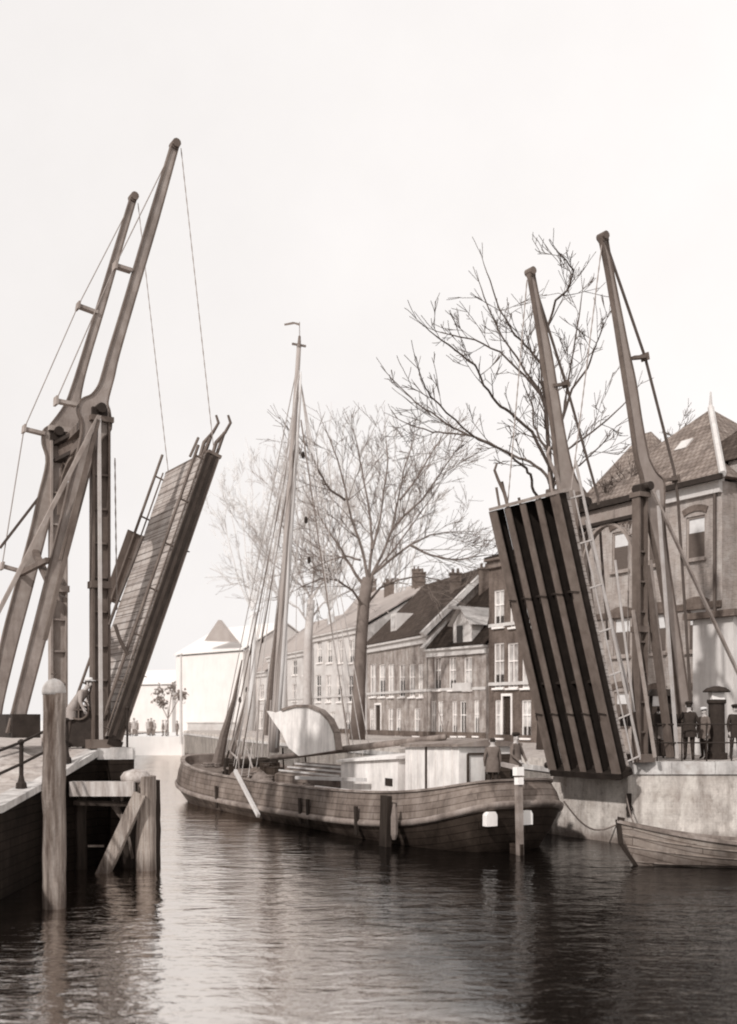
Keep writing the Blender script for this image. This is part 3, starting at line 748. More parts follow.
# mast, raked, in the plane of the keel line
KP=SP; KD=dd
def kp(px,py): return onp(px,py,KP,KD)
m0=kp(274,752); m1=kp(299,345)
b=MB(); k=12; b.tube([m0.lerp(m1,i/k) for i in range(k+1)],[.22-.13*(i/k) for i in range(k+1)],10); mast=b.build('mast',M['mast'],BR,smooth=True)
b=MB(); b.tube([m1-UP*.1,m1+(m1-m0).normalized()*.35],[.09,.05],8); b.bar(m1+nn*.3,m1-nn*.3,.08,.06,UP); b.build('masthead',M['rope'],mast)
b=MB(); p0=m1+(m1-m0).normalized()*.35; b.tube([p0,p0+UP*.55],.015,5); q=p0+UP*.5; 
b.add([q,q+V((-.25,0,.06)),q+V((-.62,.1,.02)),q+V((-.6,.1,-.06)),q+V((-.2,0,-.03)),q+V((0,0,-.1))],[(0,1,2,3,4,5)]); b.build('pennant',M['rope'],mast)
# second spar hoisted close to the mast (topped gaff) and furled sail bundle
b=MB(); b.tube([kp(277,748),kp(283,660),kp(292,520),kp(300,400),kp(301,372)],[.07,.09,.08,.05,.03],8); b.build('gaff',M['spar'],BR,smooth=True)
b=MB()
pts=[kp(266,735),kp(270,690),kp(277,620),kp(286,540),kp(294,450)]
b.tube(pts,[.12,.13,.09,.07,.03],7); b.build('furled_sail',M['rope'],BR)
b=MB(); S1=bp(14.5,-.3,2.25); e=onp(445,737,bp(0,-.3,0),dd); S1=onp(272,758,bp(0,-.3,0),dd)
b.tube([S1,S1.lerp(e,.5),e],[.11,.125,.09],8); bo=b.build('boom',M['wale'],BR,smooth=True)
b=MB(); b.tube([e+V((0,0,-.05)),e+V((.1,0,.5))],.02,5); b.tube([e,kp(436,700)],.012,4); b.build('topping_line',M['rope'],bo)
# leeboard fan (starboard side, hoisted)
LP=bp(0,-.75,0)
arc=[(268,711),(276,713),(284,710),(297,706),(310,706),(322,711),(331,720),(337,733),(339,750),(300,756),(290,748),(283,733),(275,722)]
b=MB(); b.prism([onp(x,y,LP,dd) for x,y in arc],nn*.12); lb=b.build('leeboard',M['whiteS'],BR)
b=MB()
ap=[onp(x,y,LP,dd)-nn*.0 for x,y in arc[2:9]]
for i in range(len(ap)-1): b.bar(ap[i],ap[i+1],.24,.1,nn)
b.build('leeboard_rim',M['wale'],lb)
# rigging
def rig(name,lst,m,r=.02):
    for (a,c) in lst:
        b=MB(); b.tube([a,a.lerp(c,.5)-UP*.05,c],r,5); b.build(name,m,BR)
hd=kp(298,362); 
rig('forestay',[(hd,bp(23.2,0,2.2)),(kp(297,400),bp(22.4,0,2.1))],M['ropeL'],.022)
rig('forestay',[(kp(294,430),bp(21.8,-.1,1.9)),(kp(294,450),bp(20.6,0,1.8))],M['rope'],.03)
for k,s in enumerate((12.2,12.9,13.6)):
    rig('shroud',[(kp(299,372),bp(s,2.1,1.5)),(kp(299,372),bp(s+2.6,-2.1,1.5))],M['ropeL'],.018)
rig('halyard',[(kp(300,380),bp(11.5,.7,1.5)),(kp(299,370),bp(14.4,-.3,1.8)),(kp(299,420),bp(18,-1.4,1.8)),(kp(297,455),bp(17,-.8,1.8))],M['ropeL'],.016)
rig('halyard',[(kp(301,420),bp(12.6,1.2,2.6)),(kp(297,380),bp(20,1,1.8))],M['rope'],.03)
# blocks on the lines
for px,py in ((303,455),(306,520),(309,560),(289,560),(262,640),(240,700),(247,690)):
    c=onp(px,py,bp(0,.3,0),dd); b=MB(); b.tube([c-UP*.14,c-UP*.06,c+UP*.06,c+UP*.14],[.03,.07,.07,.03],8); b.build('pulley_block',M['woodD'],BR)
# lowered jib / gear bundle near the bow stay
b=MB(); b.tube([kp(217,768),kp(224,735),kp(234,700),kp(242,660)],[.3,.2,.1,.03],8); b.tube([kp(229,768),kp(238,740),kp(245,705)],[.2,.12,.04],7); b.build('furled_jib',M['rope'],BR)
b=MB(); b.tube([bp(20.5,-.2,2.0),bp(21.3,-.2,2.3),kp(248,690),kp(252,640)],[.05,.06,.05,.03],6); b.build('jib_spar',M['mast'],BR)
# smaller pale uprights about the foredeck
b=MB()
for px in (256,262,268): 
    b.tube([kp(px,757),kp(px+3,700)],[.05,.04],6)
b.build('stanchion',M['mast'],BR)

# mooring line barge to wall
b=MB(); a=bp(.6,1.9,1.35); c=V((7.5,33.4,.55)); pts=[a.lerp(c,t/12)-UP*.45*math.sin(math.pi*t/12) for t in range(13)]
b.tube(pts,.028,5); tag(b.build('mooring_rope',M['rope']),'sagging dark mooring rope between barge stern and the masonry wall','rope')

# ------------------------------------------------------------------ ROWING BOAT
RB=V((6.8,28.4,0)); rd=V((1,-.05,0)).normalized(); rn=V((-rd.y,rd.x,0))   # rn: away from the camera
RL=6.4
RT=thing('rowing_boat',RB+rd*3,'clinker wooden rowing boat moored before the right quay wall','rowing boat')
def rb(s,n_,z): return RB+rd*s+rn*n_+UP*z
def sheer(s): t=s/RL; return .52+.62*(1-t)**3.2+.12*t**3
def hb(s): t=s/RL; return .82*(math.sin(min(1,t*1.25+.0)*math.pi/2)**.75)*(1-.25*t**4)
b=MB(); K=26; rows=7
for i in range(K+1):
    s=RL*i/K
    for j in range(rows*2+1):
        q=(j-rows)/rows; y=math.copysign(abs(q)**.62,q)
        z=-.22+(sheer(s)+.22)*abs(q)**1.35
        s2=s-.38*(1-i/K)**6*abs(q)+.3*(1-i/K)**5*(1-abs(q))
        b.v.append(rb(s2,y*(hb(s)+.02),z))
W=rows*2+1
for i in range(K):
    for j in range(W-1):
        a=i*W+j; b.f.append((a,a+1,a+W+1,a+W)); b.m.append(0)
b.f.append(tuple(K*W+j for j in range(W))); b.m.append(0)
b.uvf=lambda p:((p-RB).dot(rd),(p-RB).z-sheer(min(RL,max(0,(p-RB).dot(rd)))))
bh=b.build('hull',M['boat'],RT,smooth=True)
b=MB()
for sg in (-1,1):
    pts=[rb(RL*i/K-.38*(1-i/K)**6,sg*(hb(RL*i/K)+.03),sheer(RL*i/K)) for i in range(K+1)]
    for i in range(K): b.bar(pts[i],pts[i+1],.07,.08,rn)
b.build('gunwale',M['wale'],bh)
for z_ in (.35,.62,.82):
    b=MB(); pts=[]
    for i in range(K+1):
        s=RL*i/K; q=z_; pts.append(rb(s-.38*(1-i/K)**6*q+.3*(1-i/K)**5*(1-q),-(q**.62)*(hb(s)+.035),-.22+(sheer(s)+.22)*q**1.35))
    for i in range(K): b.bar(pts[i],pts[i+1],.02,.035,rn)
    b.build('strake',M['boat'],bh)
b=MB(); b.bar(rb(-.36,0,1.18),rb(-.28,0,.55),.1,.12,rn); b.bar(rb(-.36,0,1.2),rb(-.2,0,1.17),.16,.1,rn); b.bar(rb(-.28,0,.55),rb(.2,0,-.15),.08,.1,rn); b.build('stem_post',M['woodD'],bh)
for s in (1.6,3.2,4.8):
    b=MB(); b.box(rb(s,0,sheer(s)-.14),rd*.14,rn*hb(s)*.97,UP*.02); b.build('thwart',M['boat'],RT)
b=MB(); b.add([rb(RL*i/K,sg*hb(RL*i/K)*.72,.05) for i in range(2,K) for sg in (-1,1)],[(2*i,2*i+1,2*i+3,2*i+2) for i in range(K-3)]); b.build('floor_boards',M['woodD'],RT)
b=MB(); a=rb(.2,0,1.0); c=V((7.72,32.97,1.5)); b.tube([a.lerp(c,t/8)-UP*.3*math.sin(math.pi*t/8) for t in range(9)],.022,5)
tag(b.build('mooring_rope',M['rope']),'thin rope tying the rowing boat bow to right quay wall','rope')

# ------------------------------------------------------------------ HOUSES
def window(par,O,e,nrm,u0,u1,z0,z1,style,mfr,mpane):
    """frame + pane set back in the opening"""
    back=-.1; f=MB(); t=.07
    def q(u,z,o=0): return O+e*u+UP*z+nrm*(back+o)
    f.bar(q(u0,z0+t/2),q(u1,z0+t/2),t,.09,UP); f.bar(q(u0,z1-t/2),q(u1,z1-t/2),t,.09,UP)
    f.bar(q(u0+t/2,z0+t),q(u0+t/2,z1-t),t,.09,e); f.bar(q(u1-t/2,z0+t),q(u1-t/2,z1-t),t,.09,e)
    um=(u0+u1)/2; zm=z0+(z1-z0)*.6
    if style!='blind':
        f.bar(q(u0+t,zm),q(u1-t,zm),.06,.07,UP); f.bar(q(um,z0+t,.004),q(um,z1-t,.004),.04,.05,e)
    f.box(q((u0+u1)/2,z0-.05,.13),e*((u1-u0)/2+.07),nrm*.1,UP*.05)
    fo=f.build('window',mfr,par)
    g=MB(); 
    if style=='blind':
        zs=z0+(z1-z0)*.62
        g.box(q((u0+u1)/2,(zs+z1)/2,-.02),e*((u1-u0)/2-t),nrm*.012,UP*(z1-zs)/2); g.build('window_blind',M['blind'],fo)
        g=MB(); g.box(q((u0+u1)/2,(z0+zs)/2,.0),e*((u1-u0)/2-t),nrm*.02,UP*(zs-z0)/2); g.build('shutter',M['shutter'],fo)
        f2=MB(); k=8; c=(u0+u1)/2; w=(u1-u0)/2+.12
        for i in range(k):
            x0=-w+2*w*i/k; x1=-w+2*w*(i+1)/k
            y0=z1+.16+.14*(1-(x0/w)**2); y1=z1+.16+.14*(1-(x1/w)**2)
            f2.bar(q(c+x0,y0,.12),q(c+x1,y1,.12),.24,.05,UP)
        f2.build('brick_arch',M['brickD'],fo)
    else:
        half=mpane is M['glassL'] and random.random()<.4
        zc=z0+(z1-z0)*random.choice((.3,.5)) if half else z0+t
        g.box(q((u0+u1)/2,(zc+z1-t)/2,-.03),e*((u1-u0)/2-t),nrm*.008,UP*((z1-t-zc)/2)); g.build('pane',mpane,fo)
        if half:
            g=MB(); g.box(q((u0+u1)/2,(zc+z0+t)/2,-.03),e*((u1-u0)/2-t),nrm*.008,UP*((zc-z0-t)/2)); g.build('pane',M['glassD'],fo)
def facade_grid(b,O,e,nrm,W,z0,z1,ops,mi=0):
    us=sorted(set([0,W]+[x for o in ops for x in o[:2]])); zs=sorted(set([z0,z1]+[x for o in ops for x in o[2:4]]))
    for i in range(len(us)-1):
        for j in range(len(zs)-1):
            uc=(us[i]+us[i+1])/2; zc=(zs[j]+zs[j+1])/2
            if any(o[0]<uc<o[1] and o[2]<zc<o[3] for o in ops): continue
            b.add([O+e*us[i]+UP*zs[j],O+e*us[i+1]+UP*zs[j],O+e*us[i+1]+UP*zs[j+1],O+e*us[i]+UP*zs[j+1]],[(0,1,2,3)],mi)
    for o in ops:
        c=[(o[0],o[2]),(o[1],o[2]),(o[1],o[3]),(o[0],o[3])]
        for k in range(4):
            a,d_=c[k],c[(k+1)%4]
            b.add([O+e*a[0]+UP*a[1],O+e*d_[0]+UP*d_[1],O+e*d_[0]+UP*d_[1]-nrm*.16,O+e*a[0]+UP*a[1]-nrm*.16],[(0,1,2,3)],mi)
def chimney(par,c,w,h,m,pots=2):
    b=MB(); b.box(c+UP*h/2,V((w/2,0,0)),V((0,w*.4,0)),UP*h/2); b.box(c+UP*(h+.05),V((w/2+.07,0,0)),V((0,w*.4+.07,0)),UP*.06)
    for i in range(pots):
        q=c+UP*(h+.1)+V(((i-(pots-1)/2)*w*.45,0,0)); b.tube([q,q+UP*.35],[.12,.09],8)
    b.build('chimney',m,par)
def canal_house(name,PL,PR,zg,zeave,label,wins,wm,rm,depth=9,roof='side',rh=3.5,style='sash',doors=(),cornice=True,cat='house',group=None,mfr=None,panes=None,chim=(),corn_m=None):
    """PL, PR: plan ends of the facade (left and right as seen from the canal); wins: (u0,u1,z0,z1,pane) in metres above zg"""
    PL=V((PL[0],PL[1],0)); PR=V((PR[0],PR[1],0)); e=(PR-PL); W=e.length; e.normalize(); nrm=V((e.y,-e.x,0))
    H=thing(name,(PL+PR)/2+UP*zg,label,cat,group)
    O=PL.copy()
    ops=[(w[0],w[1],zg+w[2],zg+w[3]) for w in wins]+[(d[0],d[1],zg,zg+d[2]) for d in doors]
    b=MB(); facade_grid(b,O,e,nrm,W,zg,zeave,ops)
    bk=-nrm*depth
    b.add([O+UP*zg,O+UP*zeave,O+UP*zeave+bk,O+UP*zg+bk],[(0,1,2,3)])
    Q=O+e*W; b.add([Q+UP*zg,Q+UP*zeave,Q+UP*zeave+bk,Q+UP*zg+bk],[(0,1,2,3)])
    b.add([O+UP*zg+bk,Q+UP*zg+bk,Q+UP*zeave+bk,O+UP*zeave+bk],[(0,1,2,3)])
    if roof=='side':
        for X in (O,Q): b.add([X+UP*zeave,X+UP*(zeave+rh)+bk/2,X+UP*zeave+bk],[(0,1,2)])
    b.build('wall',wm,H)
    if wins and cornice and style!='blind':
        for zz_ in (zg+3.22,)+((zg+6.5,) if zeave>11.5 else ()):
            g=MB(); g.box(O+e*W/2+UP*zz_+nrm*.03,e*(W/2-.01),nrm*.028,UP*.09); g.build('string_course',M['stucco'],H)
        g=MB(); g.box(O+e*W/2+UP*(zg+.2)+nrm*.03,e*(W/2-.01),nrm*.03,UP*.2); g.build('plinth',M['brickD'],H)
    for w,o_ in zip(wins,ops):
        pn=w[4] if len(w)>4 else random.choice(['D','L','L'])
        window(H,O,e,nrm,o_[0],o_[1],o_[2],o_[3],style,mfr or M['white'],M['glassD'] if pn=='D' else M['glassL'])
    for d in doors:
        g=MB(); g.box(O+e*(d[0]+d[1])/2+UP*(zg+d[2]/2)-nrm*.12,e*((d[1]-d[0])/2),nrm*.02,UP*d[2]/2); dr=g.build('door',M['hullA'],H)
        g=MB(); 
        for uu_ in (d[0]-.06,d[1]+.06): g.bar(O+e*uu_+UP*zg+nrm*.02,O+e*uu_+UP*(zg+d[2]+.06)+nrm*.02,.12,.06,e)
        g.bar(O+e*(d[0]-.12)+UP*(zg+d[2]+.1)+nrm*.02,O+e*(d[1]+.12)+UP*(zg+d[2]+.1)+nrm*.02,.14,.08,UP); g.build('door_frame',M['white'],dr)
    if cornice:
        c=MB(); c.box(O+e*W/2+UP*(zeave-.22)+nrm*.08,e*(W/2+.02),nrm*.078,UP*.2); c.box(O+e*W/2+UP*(zeave+.04)+nrm*.13,e*(W/2+.06),nrm*.2,UP*.07); c.build('cornice',corn_m or M['stucco'],H)
    r=MB(); ov=.15
    if roof=='side':
        z0=zeave+.1
        for sgn in (0,1):
            f0=O-e*ov+UP*z0+(nrm*.25 if not sgn else bk-nrm*.25); f1=Q+e*ov+UP*z0+(nrm*.25 if not sgn else bk-nrm*.25)
            r0=O-e*ov+bk/2+UP*(z0+rh); r1=Q+e*ov+bk/2+UP*(z0+rh)
            r.add([f0,f1,r1,r0,f0+UP*.12,f1+UP*.12,r1+UP*.12,r0+UP*.12],[(0,1,2,3),(4,5,6,7),(0,1,5,4),(1,2,6,5),(0,3,7,4)])
    elif roof=='hip':
        z0=zeave+.1; a_,b_,c_,d_=O-e*.3+nrm*.3,Q+e*.3+nrm*.3,Q+e*.3+bk-nrm*.3,O-e*.3+bk-nrm*.3
        ins=min(W,depth)/2; k=max(0,(W-depth)/2)
        p0=O+e*(W/2-k)+bk/2; p1=O+e*(W/2+k+.01)+bk/2
        L_=[x+UP*z0 for x in (a_,b_,c_,d_)]+[p0+UP*(z0+rh),p1+UP*(z0+rh)]
        r.add(L_,[(0,1,5,4),(1,2,5),(2,3,4,5),(3,0,4),(3,2,1,0)])
    ro=r.build('roof',rm,H)
    for (f,dp,w_,h_) in chim:
        c=O+e*(W*f)+bk*dp+UP*(zeave+rh*(1-abs(dp-.5)*2)-.3); chimney(ro,c,w_,h_,M['brickD'])
    return H,O,e,nrm,W,ro,bk
def plan(px,Z): return ((px-CX)*Z/FPX,Z)

# big house at the right
cor=V((*plan(722,39.6),0)); far_=cor+vv*8.4
e_=-vv
wl=[]
def bu(px,y): 
    P=onp(px,y,cor,vv); return (P-far_).dot(e_),P.z
for (x0,x1,y0,y1) in ((612,629,533,571),(647,663,526,565),(686,705,518,559),(613,630,618,656),(649,666,614,653),(687,706,609,651),(614,629,692,724),(649,664,694,726),(689,704,694,728)):
    u0,za=bu(x0,y0); u1,_=bu(x1,y0); _,zb=bu((x0+x1)/2,y1); wl.append((u0,u1,zb-QR,za-QR))
H,O,e,nrm,W,ro,bk=canal_house('brick_house',(far_.x,far_.y),(cor.x,cor.y),QR,12.35,'large brick house with pyramid tiled roof beside the right drawbridge',wl,M['brick'],M['roofL'],depth=8.4,roof='hip',rh=4.1,style='blind',cat='house',mfr=M['ironL'])
b=MB(); apex=O+e*W/2+bk/2+UP*(12.45+4.1)
b.tube([apex-UP*.2,apex+UP*.7],[.1,.03],6)
for q in (cor+nrm*.3+e*.3,): b.tube([q+UP*12.5,apex+UP*.05],.13,6)
b.build('ridge_capping',M['stucco'],ro)
b=MB(); u0,z1=bu(600,617); 
b.box(O+e*W/2+UP*(z1)+nrm*.04,e*W/2,nrm*.038,UP*.12); b.build('string_course',M['brickD'],H)
b=MB(); b.tube([cor+nrm*.1+UP*QR-e*.25,cor+nrm*.1+UP*12.1-e*.25],.06,6); b.build('downpipe',M['rod'],H)
# roof skylight
b=MB(); c=O+e*(W*.55)+bk*.26+UP*(12.45+2.25); b.box(c,e*.3,(nrm*-.7+UP*.7).normalized()*.3,(nrm*.7+UP*.7).normalized()*.06); b.build('skylight',M['stucco'],ro)
b=MB(); b.bar(far_+nrm*.38+UP*12.42,cor+nrm*.38+e*.3+UP*12.42,.2,.16,UP); b.build('gutter',M['ironD'],ro)
# facade facing the bridge approach (side wall is part of house); porch building in front
pc=V((*plan(724,38.2),0))
PRB=thing('porch_building',(pc.x+2,pc.y+1,QR),'pale low plastered building with projecting cornice at right frame edge','building')
b=MB(); b.box(pc+uu*2+vv*.5+UP*((QR+7.3)/2),uu*2,vv*.9,UP*((7.3-QR)/2)); b.build('wall',M['plaster'],PRB)
b=MB(); b.box(pc+uu*2+vv*.5+UP*7.42,uu*2.25,vv*1.15,UP*.115); b.build('cornice',M['brickD'],PRB)
b=MB(); 
for k in (0.7,2.2): b.box(pc+uu*k-vv*.42+UP*5.6,uu*.35,vv*.03,UP*.7)
b.build('window',M['glassD'],PRB)

b=MB(); # adjoining tall wing beyond
wg=cor+uu*.8-vv*.3
WT=thing('brick_building',(wg.x+3,wg.y,QR),'tall brick wing rising above the pale porch at far right','building')
b.box(wg+uu*4+UP*((QR+13.2)/2)+vv*.1,uu*4,vv*.6,UP*((13.2-QR)/2)); b.build('wall',M['brick'],WT)
b=MB(); q=wg+uu*4+vv*.1+UP*13.2; b.add([q-uu*4.2-vv*.8,q+uu*4.2-vv*.8,q+uu*4.2+vv*3,q-uu*4.2+vv*3,q-uu*1+vv*1+UP*2.6,q+uu*4.2+vv*1+UP*2.6],[(0,1,5,4),(1,2,5),(2,3,4,5),(3,0,4),(3,2,1,0)]); b.build('roof',M['roof'],WT)

# house behind with the steep roof peak at (616,449)
pL=plan(588,60); pR=plan(652,56)
H2,*_r=canal_house('gabled_house',pL,pR,QR,15.6,'brick house with steep flared roof peak behind large brick house',[],M['brick'],M['roofL'],depth=4,roof='hip',rh=3.4,cornice=False)
# chimneyed house behind the leaf
pL=plan(543,66); pR=plan(600,62)
canal_house('brick_house',pL,pR,QR,14.0,'tall narrow brick house with chimney seen through the portal arch',[(1,1.9,6,8),(1,1.9,2,4)],M['brick'],M['roof'],depth=6,roof='side',rh=1.6,chim=((.72,.3,.7,1.7),))

def pxwins(PL,PR,rows,pane=None):
    """rows: (list of px pairs, y0, y1, panes)"""
    PLv=V((*PL,0)); PRv=V((*PR,0)); d=(PRv-PLv).normalized(); out=[]
    for pairs,y0,y1,pn in rows:
        for i,(x0,x1) in enumerate(pairs):
            A_=onp(x0,y0,PLv,d); B_=onp(x1,y0,PLv,d); Cc=onp((x0+x1)/2,y0,PLv,d); D_=onp((x0+x1)/2,y1,PLv,d)
            out.append(((A_-PLv).dot(d),(B_-PLv).dot(d),D_.z-QR,Cc.z-QR,pn[i%len(pn)]))
    return out
# House C, tall, three storeys
PL,PR=plan(489,62),plan(545,58)
wc=pxwins(PL,PR,[([(494,504),(510,520),(526,537)],590,627,'LLL'),([(494,504),(507.5,518),(522,532)],643,688,'LLL'),([(495,504),(521.5,531)],700,738,'LL')])
canal_house('tall_house',PL,PR,QR,12.6,'tall dark brick canal house with heavy cornice and white sash windows',wc,M['brickD'],M['roofD'],rh=1.5,depth=9,doors=[(1.25,1.95,2.5)],corn_m=M['hullU'])
# House B
PL,PR=plan(428,75),plan(486,70)
wb=pxwins(PL,PR,[([(434,441),(449,456),(464,472)],657,690,'LLL'),([(431,436),(438,443),(452,457),(460,466)],701,736,'LLLD'),([(474,479)],700,736,'L')])
HB_,O,e,nrm,W,ro,bk=canal_house('canal_house',PL,PR,QR,8.35,'two storey canal house with pale gabled hoist dormer in its dark roof',wb,M['brickH'],M['roofD'],depth=9,rh=4.6,chim=((.18,.45,.75,1.9),(.75,.45,1.1,2.4)))
# dormer
dm=O+e*(W*.62)+UP*8.5
b=MB(); w=.95; b.add([dm-e*w+nrm*.05,dm+e*w+nrm*.05,dm+e*w+nrm*.05+UP*1.5,dm+nrm*.05+UP*2.5,dm-e*w+nrm*.05+UP*1.5],[(0,1,2,3,4)])
for s in (-1,1): b.add([dm+e*w*s+nrm*.05,dm+e*w*s+nrm*.05+UP*1.5,dm+e*w*s-nrm*2.4+UP*1.5],[(0,1,2)])
dmo=b.build('dormer',M['plaster'],HB_)
b=MB()
for s in (-1,1): b.add([dm+e*(w+.2)*s+nrm*.4+UP*1.35,dm+nrm*.4+UP*2.62,dm-nrm*2.6+UP*2.62,dm+e*(w+.2)*s-nrm*2.6+UP*1.35],[(0,1,2,3)])
b.bar(dm+nrm*.1+UP*2.45,dm+nrm*1.3+UP*2.5,.2,.2,UP); b.build('dormer_roof',M['stucco'],dmo)
b=MB(); b.box(dm-e*.25+nrm*.08+UP*.75,e*.3,nrm*.02,UP*.6); b.build('hatch_door',M['glassD'],dmo)
# parapet copings pale, slanting
b=MB(); 
for f in (0.0,):
    q0=O+e*(W*f)-e*.1+nrm*.35+UP*8.45; q1=O+e*(W*f)-e*.1+bk/2+UP*13.3; b.bar(q0,q1,.4,.35,e)
b.build('parapet',M['stucco'],HB_)
b=MB(); b.box(O+e*(W*.62)+UP*(QR+3.35)+nrm*.1,e*.95,nrm*.05,UP*.27); b.build('sign_board',M['stucco'],HB_)
# House A
PL,PR=plan(367,87),plan(427,75.3)
wa=pxwins(PL,PR,[([(370,376),(379,385),(388,394),(399,405),(409,415),(418,423)],664,697,'LLLLLL'),([(363.5+6,374),(388,393),(396,401),(414,420)],708,736,'LLLL')])
HA_,O,e,nrm,W,ro,bk=canal_house('canal_house',PL,PR,QR,9.35,'wide two storey canal house with dark hipped roof and long row of windows',wa,M['brickH'],M['roof'],depth=10,rh=5.0,doors=[(2.0,3.2,2.3)],chim=((.75,.35,.8,1.6),))
b=MB(); q0=O+e*(W+.12)+nrm*.4+UP*9.5; q1=O+e*(W+.12)+bk/2+UP*14.6; b.bar(q0,q1,.45,.35,e); b.build('parapet',M['stucco'],HA_)
dm=O+e*(W*.35)-nrm*1.6+UP*10.3
b=MB(); b.box(dm+UP*.7,e*.6,nrm*1.0,UP*.7); dmo=b.build('dormer',M['hazeM'],HA_)
b=MB(); b.box(dm+UP*.75+nrm*1.03,e*.35,nrm*.01,UP*.45); b.build('pane',M['glassL'],dmo)
# House D (taller, hazier)
PL,PR=plan(312,102),plan(366,89)
wd=pxwins(PL,PR,[([(317,322),(327,332),(338,343),(349,354)],640,663,'LLLL'),([(316,321),(326,331),(337,342),(348,353)],675,702,'DLLD'),([(318,323),(330,335),(344,350)],712,736,'LLL')])
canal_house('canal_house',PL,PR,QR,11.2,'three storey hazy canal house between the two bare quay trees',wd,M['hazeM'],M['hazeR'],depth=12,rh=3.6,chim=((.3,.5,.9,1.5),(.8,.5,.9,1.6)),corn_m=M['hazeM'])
# House E, F, G further off
HZP=[((268,118),(311,104),10.2,3.8,'pale three storey canal house left of the second quay tree',4),((226,135),(267,120),8.8,3.6,'pale canal house just behind the barge mast rigging',4)]
for (a,c,ze,rh,lab,nw) in HZP:
    PL,PR=plan(*a),plan(*c); w_=c[0]-a[0]
    pr=[(a[0]+w_*(i+.28)/nw,a[0]+w_*(i+.7)/nw) for i in range(nw)]
    wz=pxwins(PL,PR,[(pr,660,675,'LLDL'),(pr,684,701,'LDLL'),(pr,711,728,'DLLD')]) if ze>10 else pxwins(PL,PR,[(pr,682,697,'LLDL'),(pr,708,726,'DDLL')])
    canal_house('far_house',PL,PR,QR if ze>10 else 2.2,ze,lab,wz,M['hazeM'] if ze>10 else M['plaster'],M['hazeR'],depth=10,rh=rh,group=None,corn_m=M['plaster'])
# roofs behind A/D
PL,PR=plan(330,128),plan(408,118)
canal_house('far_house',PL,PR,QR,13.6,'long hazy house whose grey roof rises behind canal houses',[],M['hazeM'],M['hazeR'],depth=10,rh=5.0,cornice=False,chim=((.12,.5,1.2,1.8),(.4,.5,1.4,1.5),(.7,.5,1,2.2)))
# white warehouse with dark gable triangle
WZ=128
PL,PR=plan(176,WZ+4),plan(243,WZ-6)
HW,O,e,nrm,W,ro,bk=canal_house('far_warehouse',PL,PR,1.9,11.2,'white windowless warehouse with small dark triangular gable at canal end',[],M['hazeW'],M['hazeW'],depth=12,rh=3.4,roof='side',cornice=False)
b=MB(); A_=onp(206,641,V((*PL,0))+nrm*.5,e); B_=onp(237,642,V((*PL,0))+nrm*.5,e); T_=onp(220,620,V((*PL,0))+nrm*.5,e); b.prism([A_,B_,T_],nrm*.5); b.build('gable',M['hazeR'],HW)
# low wall at canal end
b=MB(); b.box(V((*plan(212,118),2.55)),V((2.6,0,0)),V((0,.2,0)),UP*.7); b.box(V((*plan(212,118),3.3)),V((2.7,0,0)),V((0,.28,0)),UP*.05)
tag(b.build('low_wall',M['hazeM']),'low pale boundary wall in front of the white warehouse','wall')
b=MB(); P0_=V((*plan(181,108),1.2)); b.tube([P0_,P0_+UP*8.8],[.16,.09],8); b.tube([P0_+UP*8.8,P0_+UP*8.9,P0_+UP*9.0],[.16,.16,.02],8); tag(b.build('flag_pole',M['plaster']),'slim pale pole rising from the water in front of warehouse','pole')
# far-left pale buildings on left bank
for (x0,x1,z,ze,lab) in ((128,172,150,8.2,'faint low pale building left of the white warehouse'),):
    PL,PR=plan(x0,z),plan(x1,z-3)
    canal_house('far_house',PL,PR,1.9,ze,lab,[],M['hazeW'],M['hazeW'],depth=8,rh=2.0,cornice=False)

# ------------------------------------------------------------------ TREES
def wob(d,a): 
    return (d+V((random.uniform(-a,a),random.uniform(-a,a),random.uniform(-a,a)))).normalized()
def twig(b,p,d,L,r,depth,up=.12,spread=.75,kids=3,minr=.006):
    n=5 if depth>1 else 4; pts=[p]; rs=[r]; q=p; dd_=d.copy()
    for i in range(n):
        dd_=wob(dd_+UP*up*.3,.1); q=q+dd_*L/n; pts.append(q); rs.append(max(minr,r*(1-.75*(i+1)/n)))
    b.tube(pts,rs,5 if r>.05 else (4 if r>.025 else 3),cap=False)
    if depth<=0: return
    for k in range(kids+(1 if depth>1 else 0)):
        t=random.uniform(.25,1.0); s=t*n; i=min(int(s),n-1); pp=pts[i].lerp(pts[i+1],s-i)
        base=(pts[i+1]-pts[i]).normalized()
        nd=wob(base,spread*.85); nd=(nd+UP*.1).normalized()
        twig(b,pp,nd,L*random.uniform(.45,.72),max(minr,r*.5*(1-.35*t)),depth-1,up,spread,kids,minr)
def limb(b,pts,r0,r1,dens,kidL,depth,spread=.8,kids=3,minr=.006,start=.15):
    # smooth the traced polyline
    P=[V(p) for p in pts]; Q=[]
    for i in range(len(P)-1):
        for k in range(3): Q.append(P[i].lerp(P[i+1],k/3)+V([random.uniform(-.03,.03)]*3)*(1 if i or k else 0))
    Q.append(P[-1]); n=len(Q)
    rs=[r0+(r1-r0)*(i/(n-1))**.8 for i in range(n)]
    b.tube(Q,rs,7 if r0>.08 else 5,cap=False)
    for k in range(dens):
        t=random.uniform(start,1); s=t*(n-1); i=min(int(s),n-2); pp=Q[i].lerp(Q[i+1],s-i); base=(Q[i+1]-Q[i]).normalized()
        nd=wob(base,spread); twig(b,pp,nd,kidL*random.uniform(.6,1.2)*(1-.4*t),max(minr,rs[i]*.5),depth,.1,spread,kids,minr)
    twig(b,Q[-1],(Q[-1]-Q[-2]).normalized(),kidL*.7,r1,max(0,depth-1),.05,.6,kids,minr)
